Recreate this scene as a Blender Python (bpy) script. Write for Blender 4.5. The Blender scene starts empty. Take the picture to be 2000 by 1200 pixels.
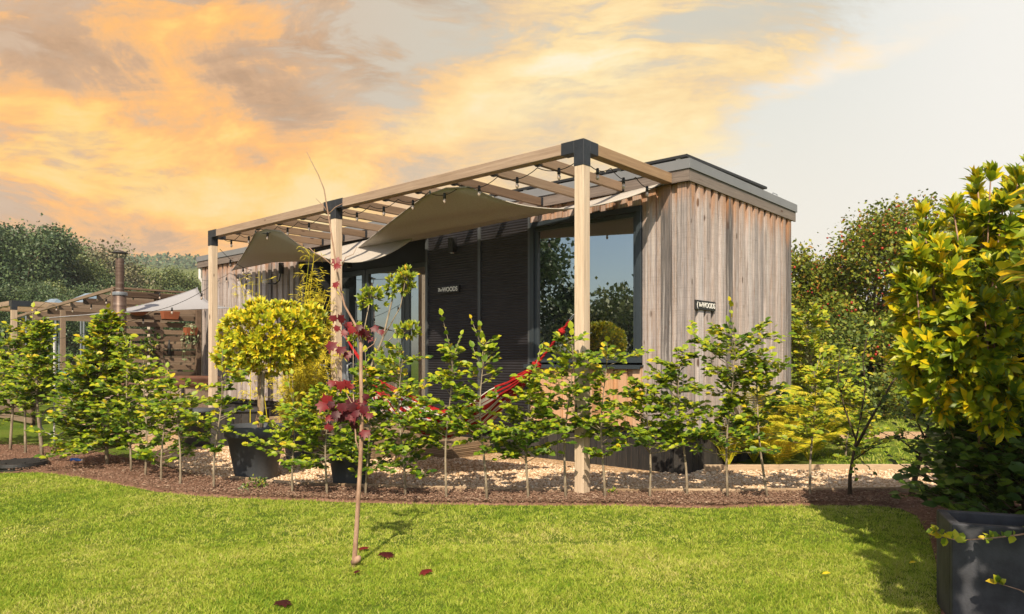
import bpy, math, random
import numpy as np
from mathutils import Vector, Matrix
R = math.radians
random.seed(7); rng = np.random.default_rng(11)
S = bpy.context.scene; C = S.collection

# ------------------------------------------------------------------ camera
cam = bpy.data.objects.new('camera', bpy.data.cameras.new('camera')); C.objects.link(cam)
EYE = 1.3; F = 1408.0; HY = 700.0
cam.location = (0, 0, EYE); cam.rotation_euler = (R(90), 0, 0)
cam.data.sensor_width = 36; cam.data.lens = 36*F/2000
cam.data.shift_y = (HY-600)/2000
cam.data.clip_start = .05; cam.data.clip_end = 4000
S.camera = cam
def at(px, py, Y): return Vector(((px-1000)/F*Y, Y, EYE-(py-HY)/F*Y))
def gr(px, py): Y = EYE*F/(py-HY); return Vector(((px-1000)/F*Y, Y, 0))

# ------------------------------------------------------------------ sun + sky
SUN_EL = 42.5
LD = Vector((.11, .994, 0)).normalized()*math.cos(R(SUN_EL)); LD.z = -math.sin(R(SUN_EL))
sun = bpy.data.objects.new('sun', bpy.data.lights.new('sun', 'SUN')); C.objects.link(sun)
sun.data.energy = 4.9; sun.data.angle = R(.5); sun.data.color = (1, .85, .64)
sun.rotation_euler = LD.to_track_quat('-Z', 'Y').to_euler(); sun.location = (0, -5, 20)
W = bpy.data.worlds.new('World'); S.world = W; W.use_nodes = True
class NT:
    def __init__(s, tree): s.t = tree; s.n = tree.nodes; s.l = tree.links
    def put(s, sock, v):
        if hasattr(v, 'is_output') or isinstance(v, bpy.types.NodeSocket): s.l.new(v, sock)
        elif isinstance(v, (tuple, list)) and len(v) == 3 and sock.type == 'RGBA': sock.default_value = (*v, 1)
        else: sock.default_value = v
    def m(s, op, a, b=0.0, c=None, clamp=False):
        n = s.n.new('ShaderNodeMath'); n.operation = op; n.use_clamp = clamp
        s.put(n.inputs[0], a); s.put(n.inputs[1], b)
        if c is not None: s.put(n.inputs[2], c)
        return n.outputs[0]
    def mix(s, f, a, b, mode='MIX'):
        n = s.n.new('ShaderNodeMix'); n.data_type = 'RGBA'; n.blend_type = mode
        s.put(n.inputs[0], f); s.put(n.inputs[6], a); s.put(n.inputs[7], b); return n.outputs[2]
    def ss(s, x, a, b, lo=0.0, hi=1.0):
        n = s.n.new('ShaderNodeMapRange'); n.interpolation_type = 'SMOOTHSTEP'
        s.put(n.inputs[0], x); n.inputs[1].default_value = a; n.inputs[2].default_value = b
        n.inputs[3].default_value = lo; n.inputs[4].default_value = hi; return n.outputs[0]
    def noise(s, vec, scale, detail=4, rough=.5, dist=0.0):
        n = s.n.new('ShaderNodeTexNoise'); s.put(n.inputs['Vector'], vec)
        n.inputs['Scale'].default_value = scale; n.inputs['Detail'].default_value = detail
        n.inputs['Roughness'].default_value = rough; n.inputs['Distortion'].default_value = dist
        return n.outputs[0]
    def map(s, vec, loc=(0,0,0), rot=(0,0,0), scl=(1,1,1)):
        n = s.n.new('ShaderNodeMapping'); s.put(n.inputs[0], vec)
        n.inputs[1].default_value = loc; n.inputs[2].default_value = rot; n.inputs[3].default_value = scl
        return n.outputs[0]
    def ramp(s, f, stops):
        n = s.n.new('ShaderNodeValToRGB'); s.put(n.inputs[0], f); e = n.color_ramp.elements
        while len(e) > 1: e.remove(e[-1])
        e[0].position = stops[0][0]; e[0].color = (*stops[0][1], 1)
        for p, c in stops[1:]: q = e.new(p); q.color = (*c, 1)
        return n.outputs[0]
    def tc(s, out): return s.n.new('ShaderNodeTexCoord').outputs[out]
    def attr(s, name):
        n = s.n.new('ShaderNodeAttribute'); n.attribute_name = name
        q = s.n.new('ShaderNodeSeparateColor'); s.l.new(n.outputs[0], q.inputs[0]); return q.outputs
def build_sky():
    t = NT(W.node_tree); bg = W.node_tree.nodes['Background']
    sky = t.n.new('ShaderNodeTexSky'); sky.sky_type = 'NISHITA'; sky.sun_disc = False
    sky.sun_elevation = R(SUN_EL); sky.sun_rotation = math.atan2(-LD.x, -LD.y)
    sky.air_density = 1; sky.dust_density = 1.5; sky.ozone_density = 1
    g = t.tc('Generated'); sp = t.n.new('ShaderNodeSeparateXYZ'); t.put(sp.inputs[0], g)
    x, y, z = sp.outputs; yy = t.m('MAXIMUM', y, .25); a = t.m('DIVIDE', x, yy); e = t.m('DIVIDE', z, yy)
    cx = t.n.new('ShaderNodeCombineXYZ'); t.put(cx.inputs[0], a); t.put(cx.inputs[1], e); t.put(cx.inputs[2], t.m('MULTIPLY', y, .3)); P = cx.outputs[0]
    # soft domain warp shared by all layers
    wn = t.n.new('ShaderNodeTexNoise'); wn.inputs['Scale'].default_value = 2.2; wn.inputs['Detail'].default_value = 3; t.put(wn.inputs['Vector'], P)
    wv = t.n.new('ShaderNodeVectorMath'); wv.operation = 'MULTIPLY_ADD'; t.put(wv.inputs[0], wn.outputs['Color']); wv.inputs[1].default_value = (.16,.10,0); t.put(wv.inputs[2], P); P = wv.outputs[0]
    L = t.noise(t.map(P, loc=(.3, 1.7, 0), rot=(0, 0, R(24)), scl=(2.4, 5.6, 1)), 1, 14, .66, .5)
    Rr = t.noise(t.map(P, loc=(3.1, .4, 2), rot=(0, 0, R(-25)), scl=(1.5, 7.5, 1)), 1, 14, .68, .5)
    fine = t.noise(t.map(P, rot=(0, 0, R(-35)), scl=(5, 16, 1)), 1, 8, .65, .5)
    puff = t.noise(t.map(P, loc=(1, 5, 0)), 6.5, 14, .64, .35)
    xl = t.ss(a, -.22, .12)
    n = t.m('ADD', t.m('MULTIPLY', L, t.m('SUBTRACT', 1.0, xl)), t.m('MULTIPLY', Rr, xl))
    def blob(px, py, rx, ry, rot=0):
        ca, sa = math.cos(R(rot)), math.sin(R(rot)); u = t.m('SUBTRACT', a, (px-1000)/F); v = t.m('SUBTRACT', e, (HY-py)/F)
        uu = t.m('MULTIPLY', t.m('ADD', t.m('MULTIPLY', u, ca), t.m('MULTIPLY', v, sa)), F/rx); vv = t.m('MULTIPLY', t.m('SUBTRACT', t.m('MULTIPLY', v, ca), t.m('MULTIPLY', u, sa)), F/ry)
        d = t.m('SQRT', t.m('ADD', t.m('MULTIPLY', uu, uu), t.m('MULTIPLY', vv, vv))); return t.ss(d, .15, 1.15, 1, 0)
    f = t.m('ADD', t.m('MULTIPLY', n, .56), t.m('MULTIPLY', puff, .18)); f = t.m('ADD', f, t.m('MULTIPLY', fine, .26))
    f = t.m('ADD', t.m('MULTIPLY', t.m('SUBTRACT', f, .5), 2.9), .52)
    for bl, k in ((blob(170, 310, 330, 150, -10), .26), (blob(900, 400, 420, 120, 0), .12), (blob(560, 390, 420, 90, 5), .18), (blob(430, 225, 130, 60, -30), .16), (blob(850, 240, 330, 70, 10), .20), (blob(1250, 110, 420, 110, 18), .18),
                  (blob(300, 120, 430, 110, -14), -.20), (blob(560, 230, 190, 90, -25), -.09), (blob(30, 240, 80, 50, 0), -.10), (blob(330, 450, 260, 45, 0), -.16), (blob(620, 120, 180, 60, -20), -.10)):
        f = t.m('ADD', f, t.m('MULTIPLY', bl, k))
    warm = t.ramp(f, [(.18, (.42,.26,.16)), (.34, (.52,.33,.20)), (.46, (.64,.41,.25)), (.54, (.86,.49,.22)), (.64, (1.0,.52,.17)), (.78, (1.05,.67,.20)), (1.0, (1.0,.76,.36))])
    mid = t.ramp(f, [(.20, (.55,.50,.43)), (.38, (.64,.55,.43)), (.50, (.80,.62,.40)), (.62, (.95,.72,.38)), (.76, (1.0,.82,.46)), (.95, (1.0,.90,.68))])
    cloud = t.mix(t.ss(a, -.35, .10), warm, mid)
    grey = t.mix(t.ss(a, -.6, .1), (.64,.47,.34), (.62,.61,.54))
    hole = t.m('MULTIPLY', t.ss(fine, .58, .42), t.ss(n, .56, .44)); hole = t.m('ADD', hole, t.m('MULTIPLY', t.m('ADD', blob(720, 200, 170, 60, -25), blob(640, 30, 220, 50, -10)), .32))
    cloud = t.mix(t.m('MULTIPLY', t.m('MINIMUM', hole, 1.0), t.ss(t.m('SUBTRACT', e, t.m('MULTIPLY', a, .3)), .2, .42)), cloud, grey)
    pale = t.mix(t.ss(e, .05, .5), (.90,.87,.79), (.72,.76,.74)); pale = t.mix(t.ss(a, .30, .75, 0, .85), pale, (.92,.92,.90))
    pale = t.mix(t.m('MULTIPLY', blob(1640, 120, 300, 42, 20), t.ss(t.m('ADD', t.m('MULTIPLY', Rr, .5), t.m('MULTIPLY', fine, .5)), .40, .56)), pale, (.98,.89,.76))
    pale = t.mix(t.m('MULTIPLY', blob(1480, 230, 300, 90, 12), t.ss(fine, .52, .68)), pale, (.97,.88,.74))
    d = t.m('ADD', t.m('SUBTRACT', e, t.m('MULTIPLY', a, .66)), -.125); d = t.m('MAXIMUM', d, t.m('MULTIPLY', t.m('SUBTRACT', .20, a), .36))
    d = t.m('ADD', d, t.m('MULTIPLY', t.m('SUBTRACT', Rr, .5), .34)); d = t.m('ADD', d, t.m('MULTIPLY', t.m('SUBTRACT', fine, .5), .22)); d = t.m('ADD', d, t.m('MULTIPLY', t.m('SUBTRACT', puff, .5), .14))
    front = t.mix(t.ss(d, -.03, .075), pale, cloud)
    back = t.mix(1.0, sky.outputs[0], (.130,.124,.114), 'MULTIPLY'); front = t.mix(1.0, front, (.79,.765,.735), 'MULTIPLY')
    t.put(bg.inputs[0], t.mix(t.ss(y, .05, .40), back, front)); bg.inputs[1].default_value = 1.0
build_sky()
S.view_settings.view_transform = 'Standard'; S.view_settings.look = 'None'
S.view_settings.exposure = 0.42; S.view_settings.gamma = 1; S.view_settings.use_curve_mapping = False
S.render.engine = 'CYCLES'
S.cycles.max_bounces = 7; S.cycles.transparent_max_bounces = 8; S.cycles.diffuse_bounces = 3

# ------------------------------------------------------------------ frame of the cabin and pergola
P0 = Vector((.655, 6.73, 0)); UU = Vector((.7507, -.6606, 0)).normalized(); VV = Vector((.6606, .7507, 0)).normalized()
ANG = math.atan2(UU.y, UU.x)
def fr(u, v, z=0): return P0+UU*u+VV*v+Vector((0, 0, z))

# ------------------------------------------------------------------ mesh helpers
class MB:
    def __init__(s): s.v = []; s.f = []; s.c = []; s.n = 0
    def add(s, vs, fs, col=None):
        vs = [tuple(q) for q in vs]; o = s.n
        s.v += vs; s.f += [tuple(i+o for i in f) for f in fs]; s.n += len(vs)
        if col is None: col = (random.random(), random.random(), random.random())
        s.c += [col]*len(vs); return s
    def box(s, x0, x1, y0, y1, z0, z1, col=None):
        return s.add([(x0,y0,z0),(x1,y0,z0),(x1,y1,z0),(x0,y1,z0),(x0,y0,z1),(x1,y0,z1),(x1,y1,z1),(x0,y1,z1)],
                     [(0,3,2,1),(4,5,6,7),(0,1,5,4),(1,2,6,5),(2,3,7,6),(3,0,4,7)], col)
    def bar(s, a, b, w, h, up=(0,0,1), col=None):
        a = Vector(a); b = Vector(b); d = (b-a).normalized(); x = d.cross(Vector(up)).normalized(); y = x.cross(d)
        vs = [p+x*i*w/2+y*j*h/2 for p in (a, b) for i, j in ((-1,-1),(1,-1),(1,1),(-1,1))]
        return s.add(vs, [(0,3,2,1),(4,5,6,7),(0,1,5,4),(1,2,6,5),(2,3,7,6),(3,0,4,7)], col)
    def tube(s, pts, rad, n=8, col=None, cap=True):
        pts = [Vector(p) for p in pts]; m = len(pts)
        if not hasattr(rad, '__len__'): rad = [rad]*m
        vs = []; up = Vector((.3,.2,1)).normalized()
        for i, p in enumerate(pts):
            d = (pts[min(i+1,m-1)]-pts[max(i-1,0)]).normalized()
            x = d.cross(up)
            if x.length < .05: x = d.cross(Vector((1,0,0)))
            x.normalize(); y = d.cross(x); up = x.cross(d) if False else up
            for k in range(n):
                a = 2*math.pi*k/n; vs.append(p+x*math.cos(a)*rad[i]+y*math.sin(a)*rad[i])
        fs = [(i*n+k, i*n+(k+1)%n, (i+1)*n+(k+1)%n, (i+1)*n+k) for i in range(m-1) for k in range(n)]
        if cap: fs += [tuple(range(n))[::-1], tuple((m-1)*n+k for k in range(n))]
        return s.add(vs, fs, col)
    def lathe(s, prof, c=(0,0,0), n=40, col=None):
        vs = [(c[0]+r*math.cos(2*math.pi*k/n), c[1]+r*math.sin(2*math.pi*k/n), c[2]+z) for r, z in prof for k in range(n)]
        m = len(prof)
        fs = [(i*n+k, i*n+(k+1)%n, (i+1)*n+(k+1)%n, (i+1)*n+k) for i in range(m-1) for k in range(n)]
        return s.add(vs, fs, col)
    def grid(s, fn, nu, nv, col=None):
        vs = [fn(i/nu, j/nv) for j in range(nv+1) for i in range(nu+1)]
        fs = [(j*(nu+1)+i, j*(nu+1)+i+1, (j+1)*(nu+1)+i+1, (j+1)*(nu+1)+i) for j in range(nv) for i in range(nu)]
        return s.add(vs, fs, col)
def link(o, parent=None):
    C.objects.link(o)
    if parent is not None: o.parent = parent
    return o
def obj(name, mb, mat, parent=None, off=(0,0,0), smooth=False, bevel=0, solid=0):
    me = bpy.data.meshes.new(name)
    o = (parent['f0'] if parent is not None and 'f0' in parent else off) if False else off
    ox, oy, oz = off
    me.from_pydata([(a-ox, b-oy, c-oz) for a, b, c in mb.v], [], mb.f)
    at_ = me.attributes.new('col', 'FLOAT_COLOR', 'POINT')
    at_.data.foreach_set('color', np.array([(*c, 1) for c in mb.c], np.float32).ravel())
    me.materials.append(mat)
    if smooth: me.polygons.foreach_set('use_smooth', [True]*len(me.polygons))
    me.update()
    ob = link(bpy.data.objects.new(name, me), parent)
    if solid:
        m = ob.modifiers.new('s', 'SOLIDIFY'); m.thickness = solid
    if bevel:
        m = ob.modifiers.new('b', 'BEVEL'); m.width = bevel; m.segments = 1; m.limit_method = 'ANGLE'; m.harden_normals = False
    return ob
def tag(o, label=None, cat=None, group=None, kind=None):
    if label: o['label'] = label
    if cat: o['category'] = cat
    if group: o['group'] = group
    if kind: o['kind'] = kind
    return o
def thing(name, label, cat, loc=(0,0,0), rz=0, group=None):
    o = link(bpy.data.objects.new(name, None)); o.empty_display_size = .2
    o.location = loc; o.rotation_euler = (0, 0, rz); return tag(o, label, cat, group)
def fthing(name, label, cat, u, v, z=0, group=None):
    return thing(name, label, cat, fr(u, v, z), ANG, group)
def np_mesh(name, V, loops, sizes, mat, col=None, smooth=False, parent=None):
    me = bpy.data.meshes.new(name); nv = len(V)
    me.vertices.add(nv); me.vertices.foreach_set('co', np.asarray(V, np.float32).ravel())
    me.loops.add(len(loops)); me.loops.foreach_set('vertex_index', np.asarray(loops, np.int32))
    sizes = np.asarray(sizes, np.int32); st = np.concatenate([[0], np.cumsum(sizes)[:-1]]).astype(np.int32)
    me.polygons.add(len(sizes)); me.polygons.foreach_set('loop_start', st)
    if smooth: me.polygons.foreach_set('use_smooth', np.ones(len(sizes), bool))
    me.update(calc_edges=True)
    if col is not None:
        a = me.attributes.new('col', 'FLOAT_COLOR', 'POINT')
        a.data.foreach_set('color', np.concatenate([col, np.ones((nv, 1))], 1).astype(np.float32).ravel())
    me.materials.append(mat)
    return link(bpy.data.objects.new(name, me), parent)
# leaf templates: x across, y along, z normal
OVAL = (np.array([(0,0,0),(0,.5,0),(0,1,-.10),(-.34,.30,.09),(-.28,.70,.05),(.34,.30,.09),(.28,.70,.05)]),
        [(0,1,3),(3,1,4),(1,2,4),(0,5,1),(5,6,1),(1,6,2)])
LANCE = (np.array([(0,0,0),(0,.55,.02),(0,1,-.12),(-.16,.35,.05),(-.15,.70,.035),(.16,.35,.05),(.15,.70,.035)]), OVAL[1])
BLADE = (np.array([(0,0,0),(-.055,.3,.01),(.055,.3,.01),(0,1,-.22),(0,.65,-.05)]), [(0,2,1),(1,2,4),(1,4,3),(2,3,4)])
_mp = [(0,0),(-.12,.04),(-.42,-.05),(-.38,.22),(-.62,.45),(-.36,.52),(-.30,.78),(-.13,.70),(0,1.08),(.13,.70),(.30,.78),(.36,.52),(.62,.45),(.38,.22),(.42,-.05),(.12,.04)]
MAPLE = (np.array([(0,.36,.07)]+[(a, b, -.10*(a*a+max(b-.3,0)**2)*2+(.05 if i % 2 else 0)) for i, (a, b) in enumerate(_mp)]),
         [(0, i+1, (i+1) % 16+1)[::-1] for i in range(16)])
CARD = (np.array([(0,0,0),(-.38,.45,.08),(.38,.5,.06),(0,1,-.06)]), [(0,2,1),(1,2,3)])
def norm(a): return a/np.maximum(np.linalg.norm(a, axis=1, keepdims=True), 1e-9)
def leaves(name, mat, P, D, N, size, tpl=OVAL, parent=None, r=None, off=None, smooth=False):
    P = np.asarray(P, float); D = norm(np.asarray(D, float)); N = np.asarray(N, float); k = len(P)
    if off is not None: P = P-np.asarray(off)
    X = norm(np.cross(D, N)+1e-6); Z = np.cross(X, D); size = np.broadcast_to(np.asarray(size, float), (k,))
    tv, tf = tpl; nv = len(tv)
    V = P[:, None]+size[:, None, None]*(tv[None,:,0,None]*X[:,None]+tv[None,:,1,None]*D[:,None]+tv[None,:,2,None]*Z[:,None])
    loops = np.concatenate([np.array(f) for f in tf]); sz = np.array([len(f) for f in tf])
    L = (loops[None]+(np.arange(k)*nv)[:, None]).ravel()
    if r is None: r = rng.random(k)
    col = np.stack([np.repeat(r, nv), np.repeat(rng.random(k), nv), np.tile(tv[:, 1], k)], 1)
    return np_mesh(name, V.reshape(-1, 3), L, np.tile(sz, k), mat, col, smooth, parent)

# ------------------------------------------------------------------ materials
def mat(name, fn, **kw):
    m = bpy.data.materials.new(name); m.use_nodes = True; t = NT(m.node_tree)
    b = m.node_tree.nodes['Principled BSDF']
    for k, v in kw.items():
        t.put(b.inputs[{'rough':'Roughness','metal':'Metallic','spec':'Specular IOR Level','coat':'Coat Weight'}[k]], v)
    if fn: fn(t, b)
    return m
def bump(t, b, h, s=.3, d=.01):
    n = t.n.new('ShaderNodeBump'); n.inputs['Strength'].default_value = s; n.inputs['Distance'].default_value = d
    t.put(n.inputs['Height'], h); t.put(b.inputs['Normal'], n.outputs[0])
def flat(c, var=.12, sc=8, bmp=0):
    def fn(t, b):
        n = t.noise(t.tc('Object'), sc, 5, .6)
        t.put(b.inputs['Base Color'], t.mix(t.ss(n, .3, .7), tuple(q*(1-var) for q in c), tuple(min(q*(1+var), 1) for q in c)))
        if bmp: bump(t, b, t.noise(t.tc('Object'), sc*14, 3, .6), bmp, .004)
    return fn
def wood(axis, stops, grain=1.0, knots=True, wear=.0, perboard=.56):
    s = [34., 34., 34.]; s[axis] = 1.3
    def fn(t, b):
        o = t.tc('Object'); a = t.attr('col')
        sh = t.n.new('ShaderNodeVectorMath'); sh.operation = 'ADD'; t.put(sh.inputs[0], o)
        cb = t.n.new('ShaderNodeCombineXYZ')
        for i in range(3): t.put(cb.inputs[i], t.m('MULTIPLY', a[i], 9.0))
        t.put(sh.inputs[1], cb.outputs[0]); v = sh.outputs[0]
        g1 = t.noise(t.map(v, scl=tuple(s)), 1.0, 6, .6, .9); g2 = t.noise(t.map(v, scl=tuple(q*3.2 for q in s)), 1.0, 4, .6)
        s2 = [3.5]*3; s2[axis] = .7
        big = t.noise(t.map(v, scl=tuple(s2)), 1.0, 4, .6)
        f = t.m('ADD', t.m('MULTIPLY', a[0], perboard), t.m('MULTIPLY', g1, .42)); f = t.m('ADD', f, t.m('MULTIPLY', big, .60-perboard))
        f = t.m('ADD', f, t.m('MULTIPLY', t.m('SUBTRACT', g2, .5), .34*grain))
        c = t.ramp(f, stops)
        c = t.mix(t.ss(g2, .54, .70, 0, .55*grain), c, (.10,.07,.05), 'MIX')
        if knots:
            vo = t.n.new('ShaderNodeTexVoronoi'); k = [10.0]*3; k[axis] = 3.4
            t.put(vo.inputs['Vector'], t.map(v, scl=tuple(k))); vo.inputs['Scale'].default_value = 1.0
            q = t.n.new('ShaderNodeSeparateColor'); t.l.new(vo.outputs['Color'], q.inputs[0])
            c = t.mix(t.m('MULTIPLY', t.ss(t.m('SUBTRACT', vo.outputs['Distance'], t.m('MULTIPLY', q.outputs[1], .12)), .0, .10, .9, 0), t.m('GREATER_THAN', q.outputs[0], .45)), c, (.08,.045,.03))
        t.put(b.inputs['Base Color'], c); bump(t, b, t.m('ADD', g1, t.m('MULTIPLY', g2, .5)), .6, .006)
    return fn
GREYW = [(.24,(.085,.078,.078)), (.33,(.165,.15,.148)), (.41,(.26,.235,.235)), (.48,(.36,.32,.315)), (.54,(.33,.255,.215)), (.59,(.42,.375,.365)), (.67,(.38,.315,.285)), (.8,(.54,.50,.50))]
ORW = [(.15,(.30,.17,.09)), (.35,(.45,.24,.12)), (.5,(.56,.34,.19)), (.65,(.50,.30,.18)), (.85,(.60,.42,.29))]
PINE = [(.25,(.34,.235,.15)), (.4,(.50,.385,.28)), (.52,(.62,.50,.38)), (.65,(.50,.375,.265)), (.8,(.66,.56,.45))]
PINEG = [(.2,(.18,.125,.09)), (.38,(.28,.20,.145)), (.5,(.38,.28,.21)), (.6,(.29,.205,.15)), (.8,(.44,.35,.27))]
SLAT = [(.2,(.06,.038,.026)), (.45,(.13,.09,.065)), (.6,(.19,.13,.09)), (.85,(.25,.185,.135))]
DARKW = [(.2,(.012,.012,.013)), (.5,(.028,.027,.027)), (.8,(.05,.046,.043))]
M = {}
def wz_clad(t, b):
    wood(2, GREYW, 1.0)(t, b)
    # tannin staining: fresher orange timber near the sheltered top and just under the sill
    src = b.inputs['Base Color'].links[0].from_socket; a = t.attr('col')
    sp = t.n.new('ShaderNodeSeparateXYZ'); t.put(sp.inputs[0], t.tc('Object')); z = sp.outputs[2]
    n = t.noise(t.map(t.tc('Object'), scl=(14, 14, 1.2)), 1, 4, .6)
    st = t.ss(t.m('ADD', z, t.m('MULTIPLY', t.m('SUBTRACT', n, .5), 1.0)), 2.85, 3.3, 0, .8)
    c = t.mix(st, src, (.42,.20,.085))
    # weather streaks and silvery bleaching that run down each board
    o = t.tc('Object'); sh = t.n.new('ShaderNodeVectorMath'); sh.operation = 'ADD'; t.put(sh.inputs[0], t.map(o, scl=(26, 26, .9))); cb = t.n.new('ShaderNodeCombineXYZ')
    for i_ in range(3): t.put(cb.inputs[i_], t.m('MULTIPLY', a[i_], 31.0))
    t.put(sh.inputs[1], cb.outputs[0]); s1 = t.noise(sh.outputs[0], 1.0, 5, .65, .6)
    c = t.mix(t.ss(s1, .50, .66, 0, .48), c, (.085,.078,.08)); c = t.mix(t.ss(s1, .46, .34, 0, .45), c, (.56,.52,.50))
    saw = t.noise(t.map(o, scl=(3, 3, 160)), 1.0, 2, .5); c = t.mix(t.ss(saw, .5, .7, 0, .22), c, (.12,.10,.09))
    t.put(b.inputs['Base Color'], c)
M['clad'] = mat('weathered_cladding', wz_clad, rough=.82, spec=.2)
M['clado'] = mat('sheltered_cladding', wood(2, ORW), rough=.8, spec=.2)
M['fascia_x'] = mat('fascia_wood_long', wood(0, [(.25,(.10,.08,.07)),(.45,(.19,.155,.135)),(.7,(.28,.23,.20))]), rough=.85, spec=.2)
M['fascia_y'] = mat('fascia_wood_end', wood(1, [(.25,(.07,.058,.052)),(.45,(.14,.118,.105)),(.7,(.22,.185,.165))]), rough=.85, spec=.2)
M['post'] = mat('pine_post', wood(2, PINE, .6), rough=.7, spec=.25)
M['beam_x'] = mat('pine_beam_long', wood(0, PINEG, .6), rough=.75, spec=.2)
M['beam_y'] = mat('pine_beam_cross', wood(1, [(.25,(.20,.125,.075)),(.42,(.32,.21,.125)),(.55,(.40,.27,.165)),(.7,(.33,.23,.15)),(.85,(.45,.33,.23))], .6), rough=.75, spec=.2)
M['rafter'] = mat('pine_rafter', wood(1, [(.25,(.13,.085,.055)),(.42,(.21,.14,.09)),(.55,(.28,.19,.125)),(.7,(.22,.155,.105)),(.85,(.32,.24,.17))], .6), rough=.8, spec=.15)
M['slat_y'] = mat('slat_wood', wood(1, SLAT, .8, False), rough=.85, spec=.15)
M['slat_x'] = mat('slat_wood_long', wood(0, SLAT, .8, False), rough=.85, spec=.15)
M['skirt'] = mat('dark_skirt', wood(2, DARKW, .8, False), rough=.75, spec=.25)
M['deck'] = mat('deck_boards', wood(0, [(.2,(.17,.12,.075)),(.5,(.27,.19,.12)),(.8,(.35,.26,.17))], .6, False), rough=.8, spec=.2)
M['edge'] = mat('edging_timber', wood(0, [(.2,(.22,.15,.09)),(.5,(.36,.26,.17)),(.8,(.46,.35,.24))], .8, False), rough=.85, spec=.15)
M['grey'] = mat('grey_metal', flat((.17,.175,.185), .06, 3), rough=.45, spec=.5)
M['anth'] = mat('anthracite_frame', flat((.030,.040,.050), .08, 3), rough=.35, spec=.5)
M['black'] = mat('black_bracket', flat((.018,.021,.027), .15, 10, .1), rough=.5, spec=.5)
M['blackp'] = mat('black_plastic', flat((.015,.015,.016), .15, 10), rough=.55)
M['dark'] = mat('dark_panel', flat((.016,.015,.018), .2, 4), rough=.5, spec=.4)
M['darkin'] = mat('recess_panel', flat((.022,.025,.030), .15, 4), rough=.55, spec=.4)
M['trim'] = mat('grey_trim', flat((.06,.066,.072), .1, 4), rough=.4)
M['white'] = mat('white_plastic', flat((.62,.62,.60), .05, 4), rough=.4)
M['chair'] = mat('grey_chair_metal', flat((.20,.22,.25), .06, 4), rough=.35, metal=.2)
M['steel'] = mat('stainless_flue', lambda t, b: t.put(b.inputs['Base Color'], t.ramp(t.noise(t.map(t.tc('Object'), scl=(1, 1, 9)), 2, 4, .6), [(.3,(.07,.04,.03)), (.55,(.13,.085,.065)), (.75,(.24,.19,.165))])), rough=.5, metal=.35)
M['potgrey'] = mat('pot_plastic', flat((.058,.066,.078), .15, 6, .15), rough=.6, spec=.35)
M['terra'] = mat('terracotta', flat((.28,.085,.035), .15, 10), rough=.75)
M['slate'] = mat('slate_planter', flat((.045,.048,.058), .35, 7, .35), rough=.7, spec=.3)
M['red'] = mat('red_cord', flat((.34,.016,.016), .2, 30, .3), rough=.8, spec=.15)
M['soilin'] = mat('potting_soil', flat((.045,.03,.02), .3, 40, .6), rough=.95, spec=.1)
M['hillt'] = mat('hill_fields', lambda t, b: t.put(b.inputs['Base Color'], t.ramp(t.noise(t.tc('Object'), .018, 6, .6), [(.38,(.06,.085,.03)), (.48,(.12,.145,.04)), (.6,(.19,.20,.07))])), rough=1, spec=.05)
M['teal'] = mat('teal_parasol_cloth', flat((.04,.35,.33), .3, 14), rough=.7)
M['blue'] = mat('blue_plastic', flat((.01,.10,.42), .1, 14), rough=.3)
M['bluegrey'] = mat('blue_tarpaulin', flat((.17,.25,.34), .2, 2), rough=.4)
M['tub'] = mat('tub_staves', wood(2, [(.2,(.22,.16,.12)),(.5,(.36,.28,.22)),(.8,(.46,.38,.31))], .7, False), rough=.8, spec=.2)
M['tubrim'] = mat('tub_rim', flat((.12,.055,.035), .2, 6), rough=.4)
def sail_fn(t, b):
    c = (.50,.47,.42); n = t.noise(t.tc('Object'), 60, 3, .6)
    t.put(b.inputs['Base Color'], t.mix(t.ss(n, .3, .7), (.38,.345,.305), (.46,.43,.395)))
    bump(t, b, t.noise(t.tc('Object'), 260, 2, .6), .2, .002)
def with_translucent(fn, colr, f, **kw):
    def g(t, b):
        fn(t, b); tr = t.n.new('ShaderNodeBsdfTranslucent')
        if colr is None: t.put(tr.inputs[0], b.inputs['Base Color'].links[0].from_socket)
        else: tr.inputs[0].default_value = (*colr, 1)
        mx = t.n.new('ShaderNodeMixShader'); t.put(mx.inputs[0], f); t.l.new(b.outputs[0], mx.inputs[1]); t.l.new(tr.outputs[0], mx.inputs[2])
        t.l.new(mx.outputs[0], t.n['Material Output'].inputs[0])
    return g
M['sail'] = mat('sail_cloth', with_translucent(sail_fn, (.42,.28,.14), .05), rough=.85, spec=.1)
M['sailg'] = mat('grey_sail_cloth', with_translucent(flat((.34,.34,.36), .05, 40), (.3,.3,.3), .1), rough=.85, spec=.1)
def glass_fn(t, b):
    t.put(b.inputs['Base Color'], (.006,.008,.009)); b.inputs['Roughness'].default_value = .02
    gl = t.n.new('ShaderNodeBsdfGlossy'); gl.inputs[0].default_value = (.80,.86,.90, 1); gl.inputs[1].default_value = .004
    bn = t.n.new('ShaderNodeBump'); bn.inputs['Strength'].default_value = .02; bn.inputs['Distance'].default_value = .02
    t.put(bn.inputs['Height'], t.noise(t.tc('Object'), 1.6, 2, .5)); t.l.new(bn.outputs[0], gl.inputs['Normal'])
    mx = t.n.new('ShaderNodeMixShader'); mx.inputs[0].default_value = .50
    t.l.new(b.outputs[0], mx.inputs[1]); t.l.new(gl.outputs[0], mx.inputs[2]); t.l.new(mx.outputs[0], t.n['Material Output'].inputs[0])
M['glass'] = mat('coated_glass', glass_fn)
M['bulb'] = mat('bulb_glass', lambda t, b: t.put(b.inputs['Base Color'], (.42,.33,.27)), rough=.06, spec=1.0, coat=1.0)
M['letter'] = mat('white_lettering', flat((.75,.74,.70), .04, 20), rough=.5)
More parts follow.
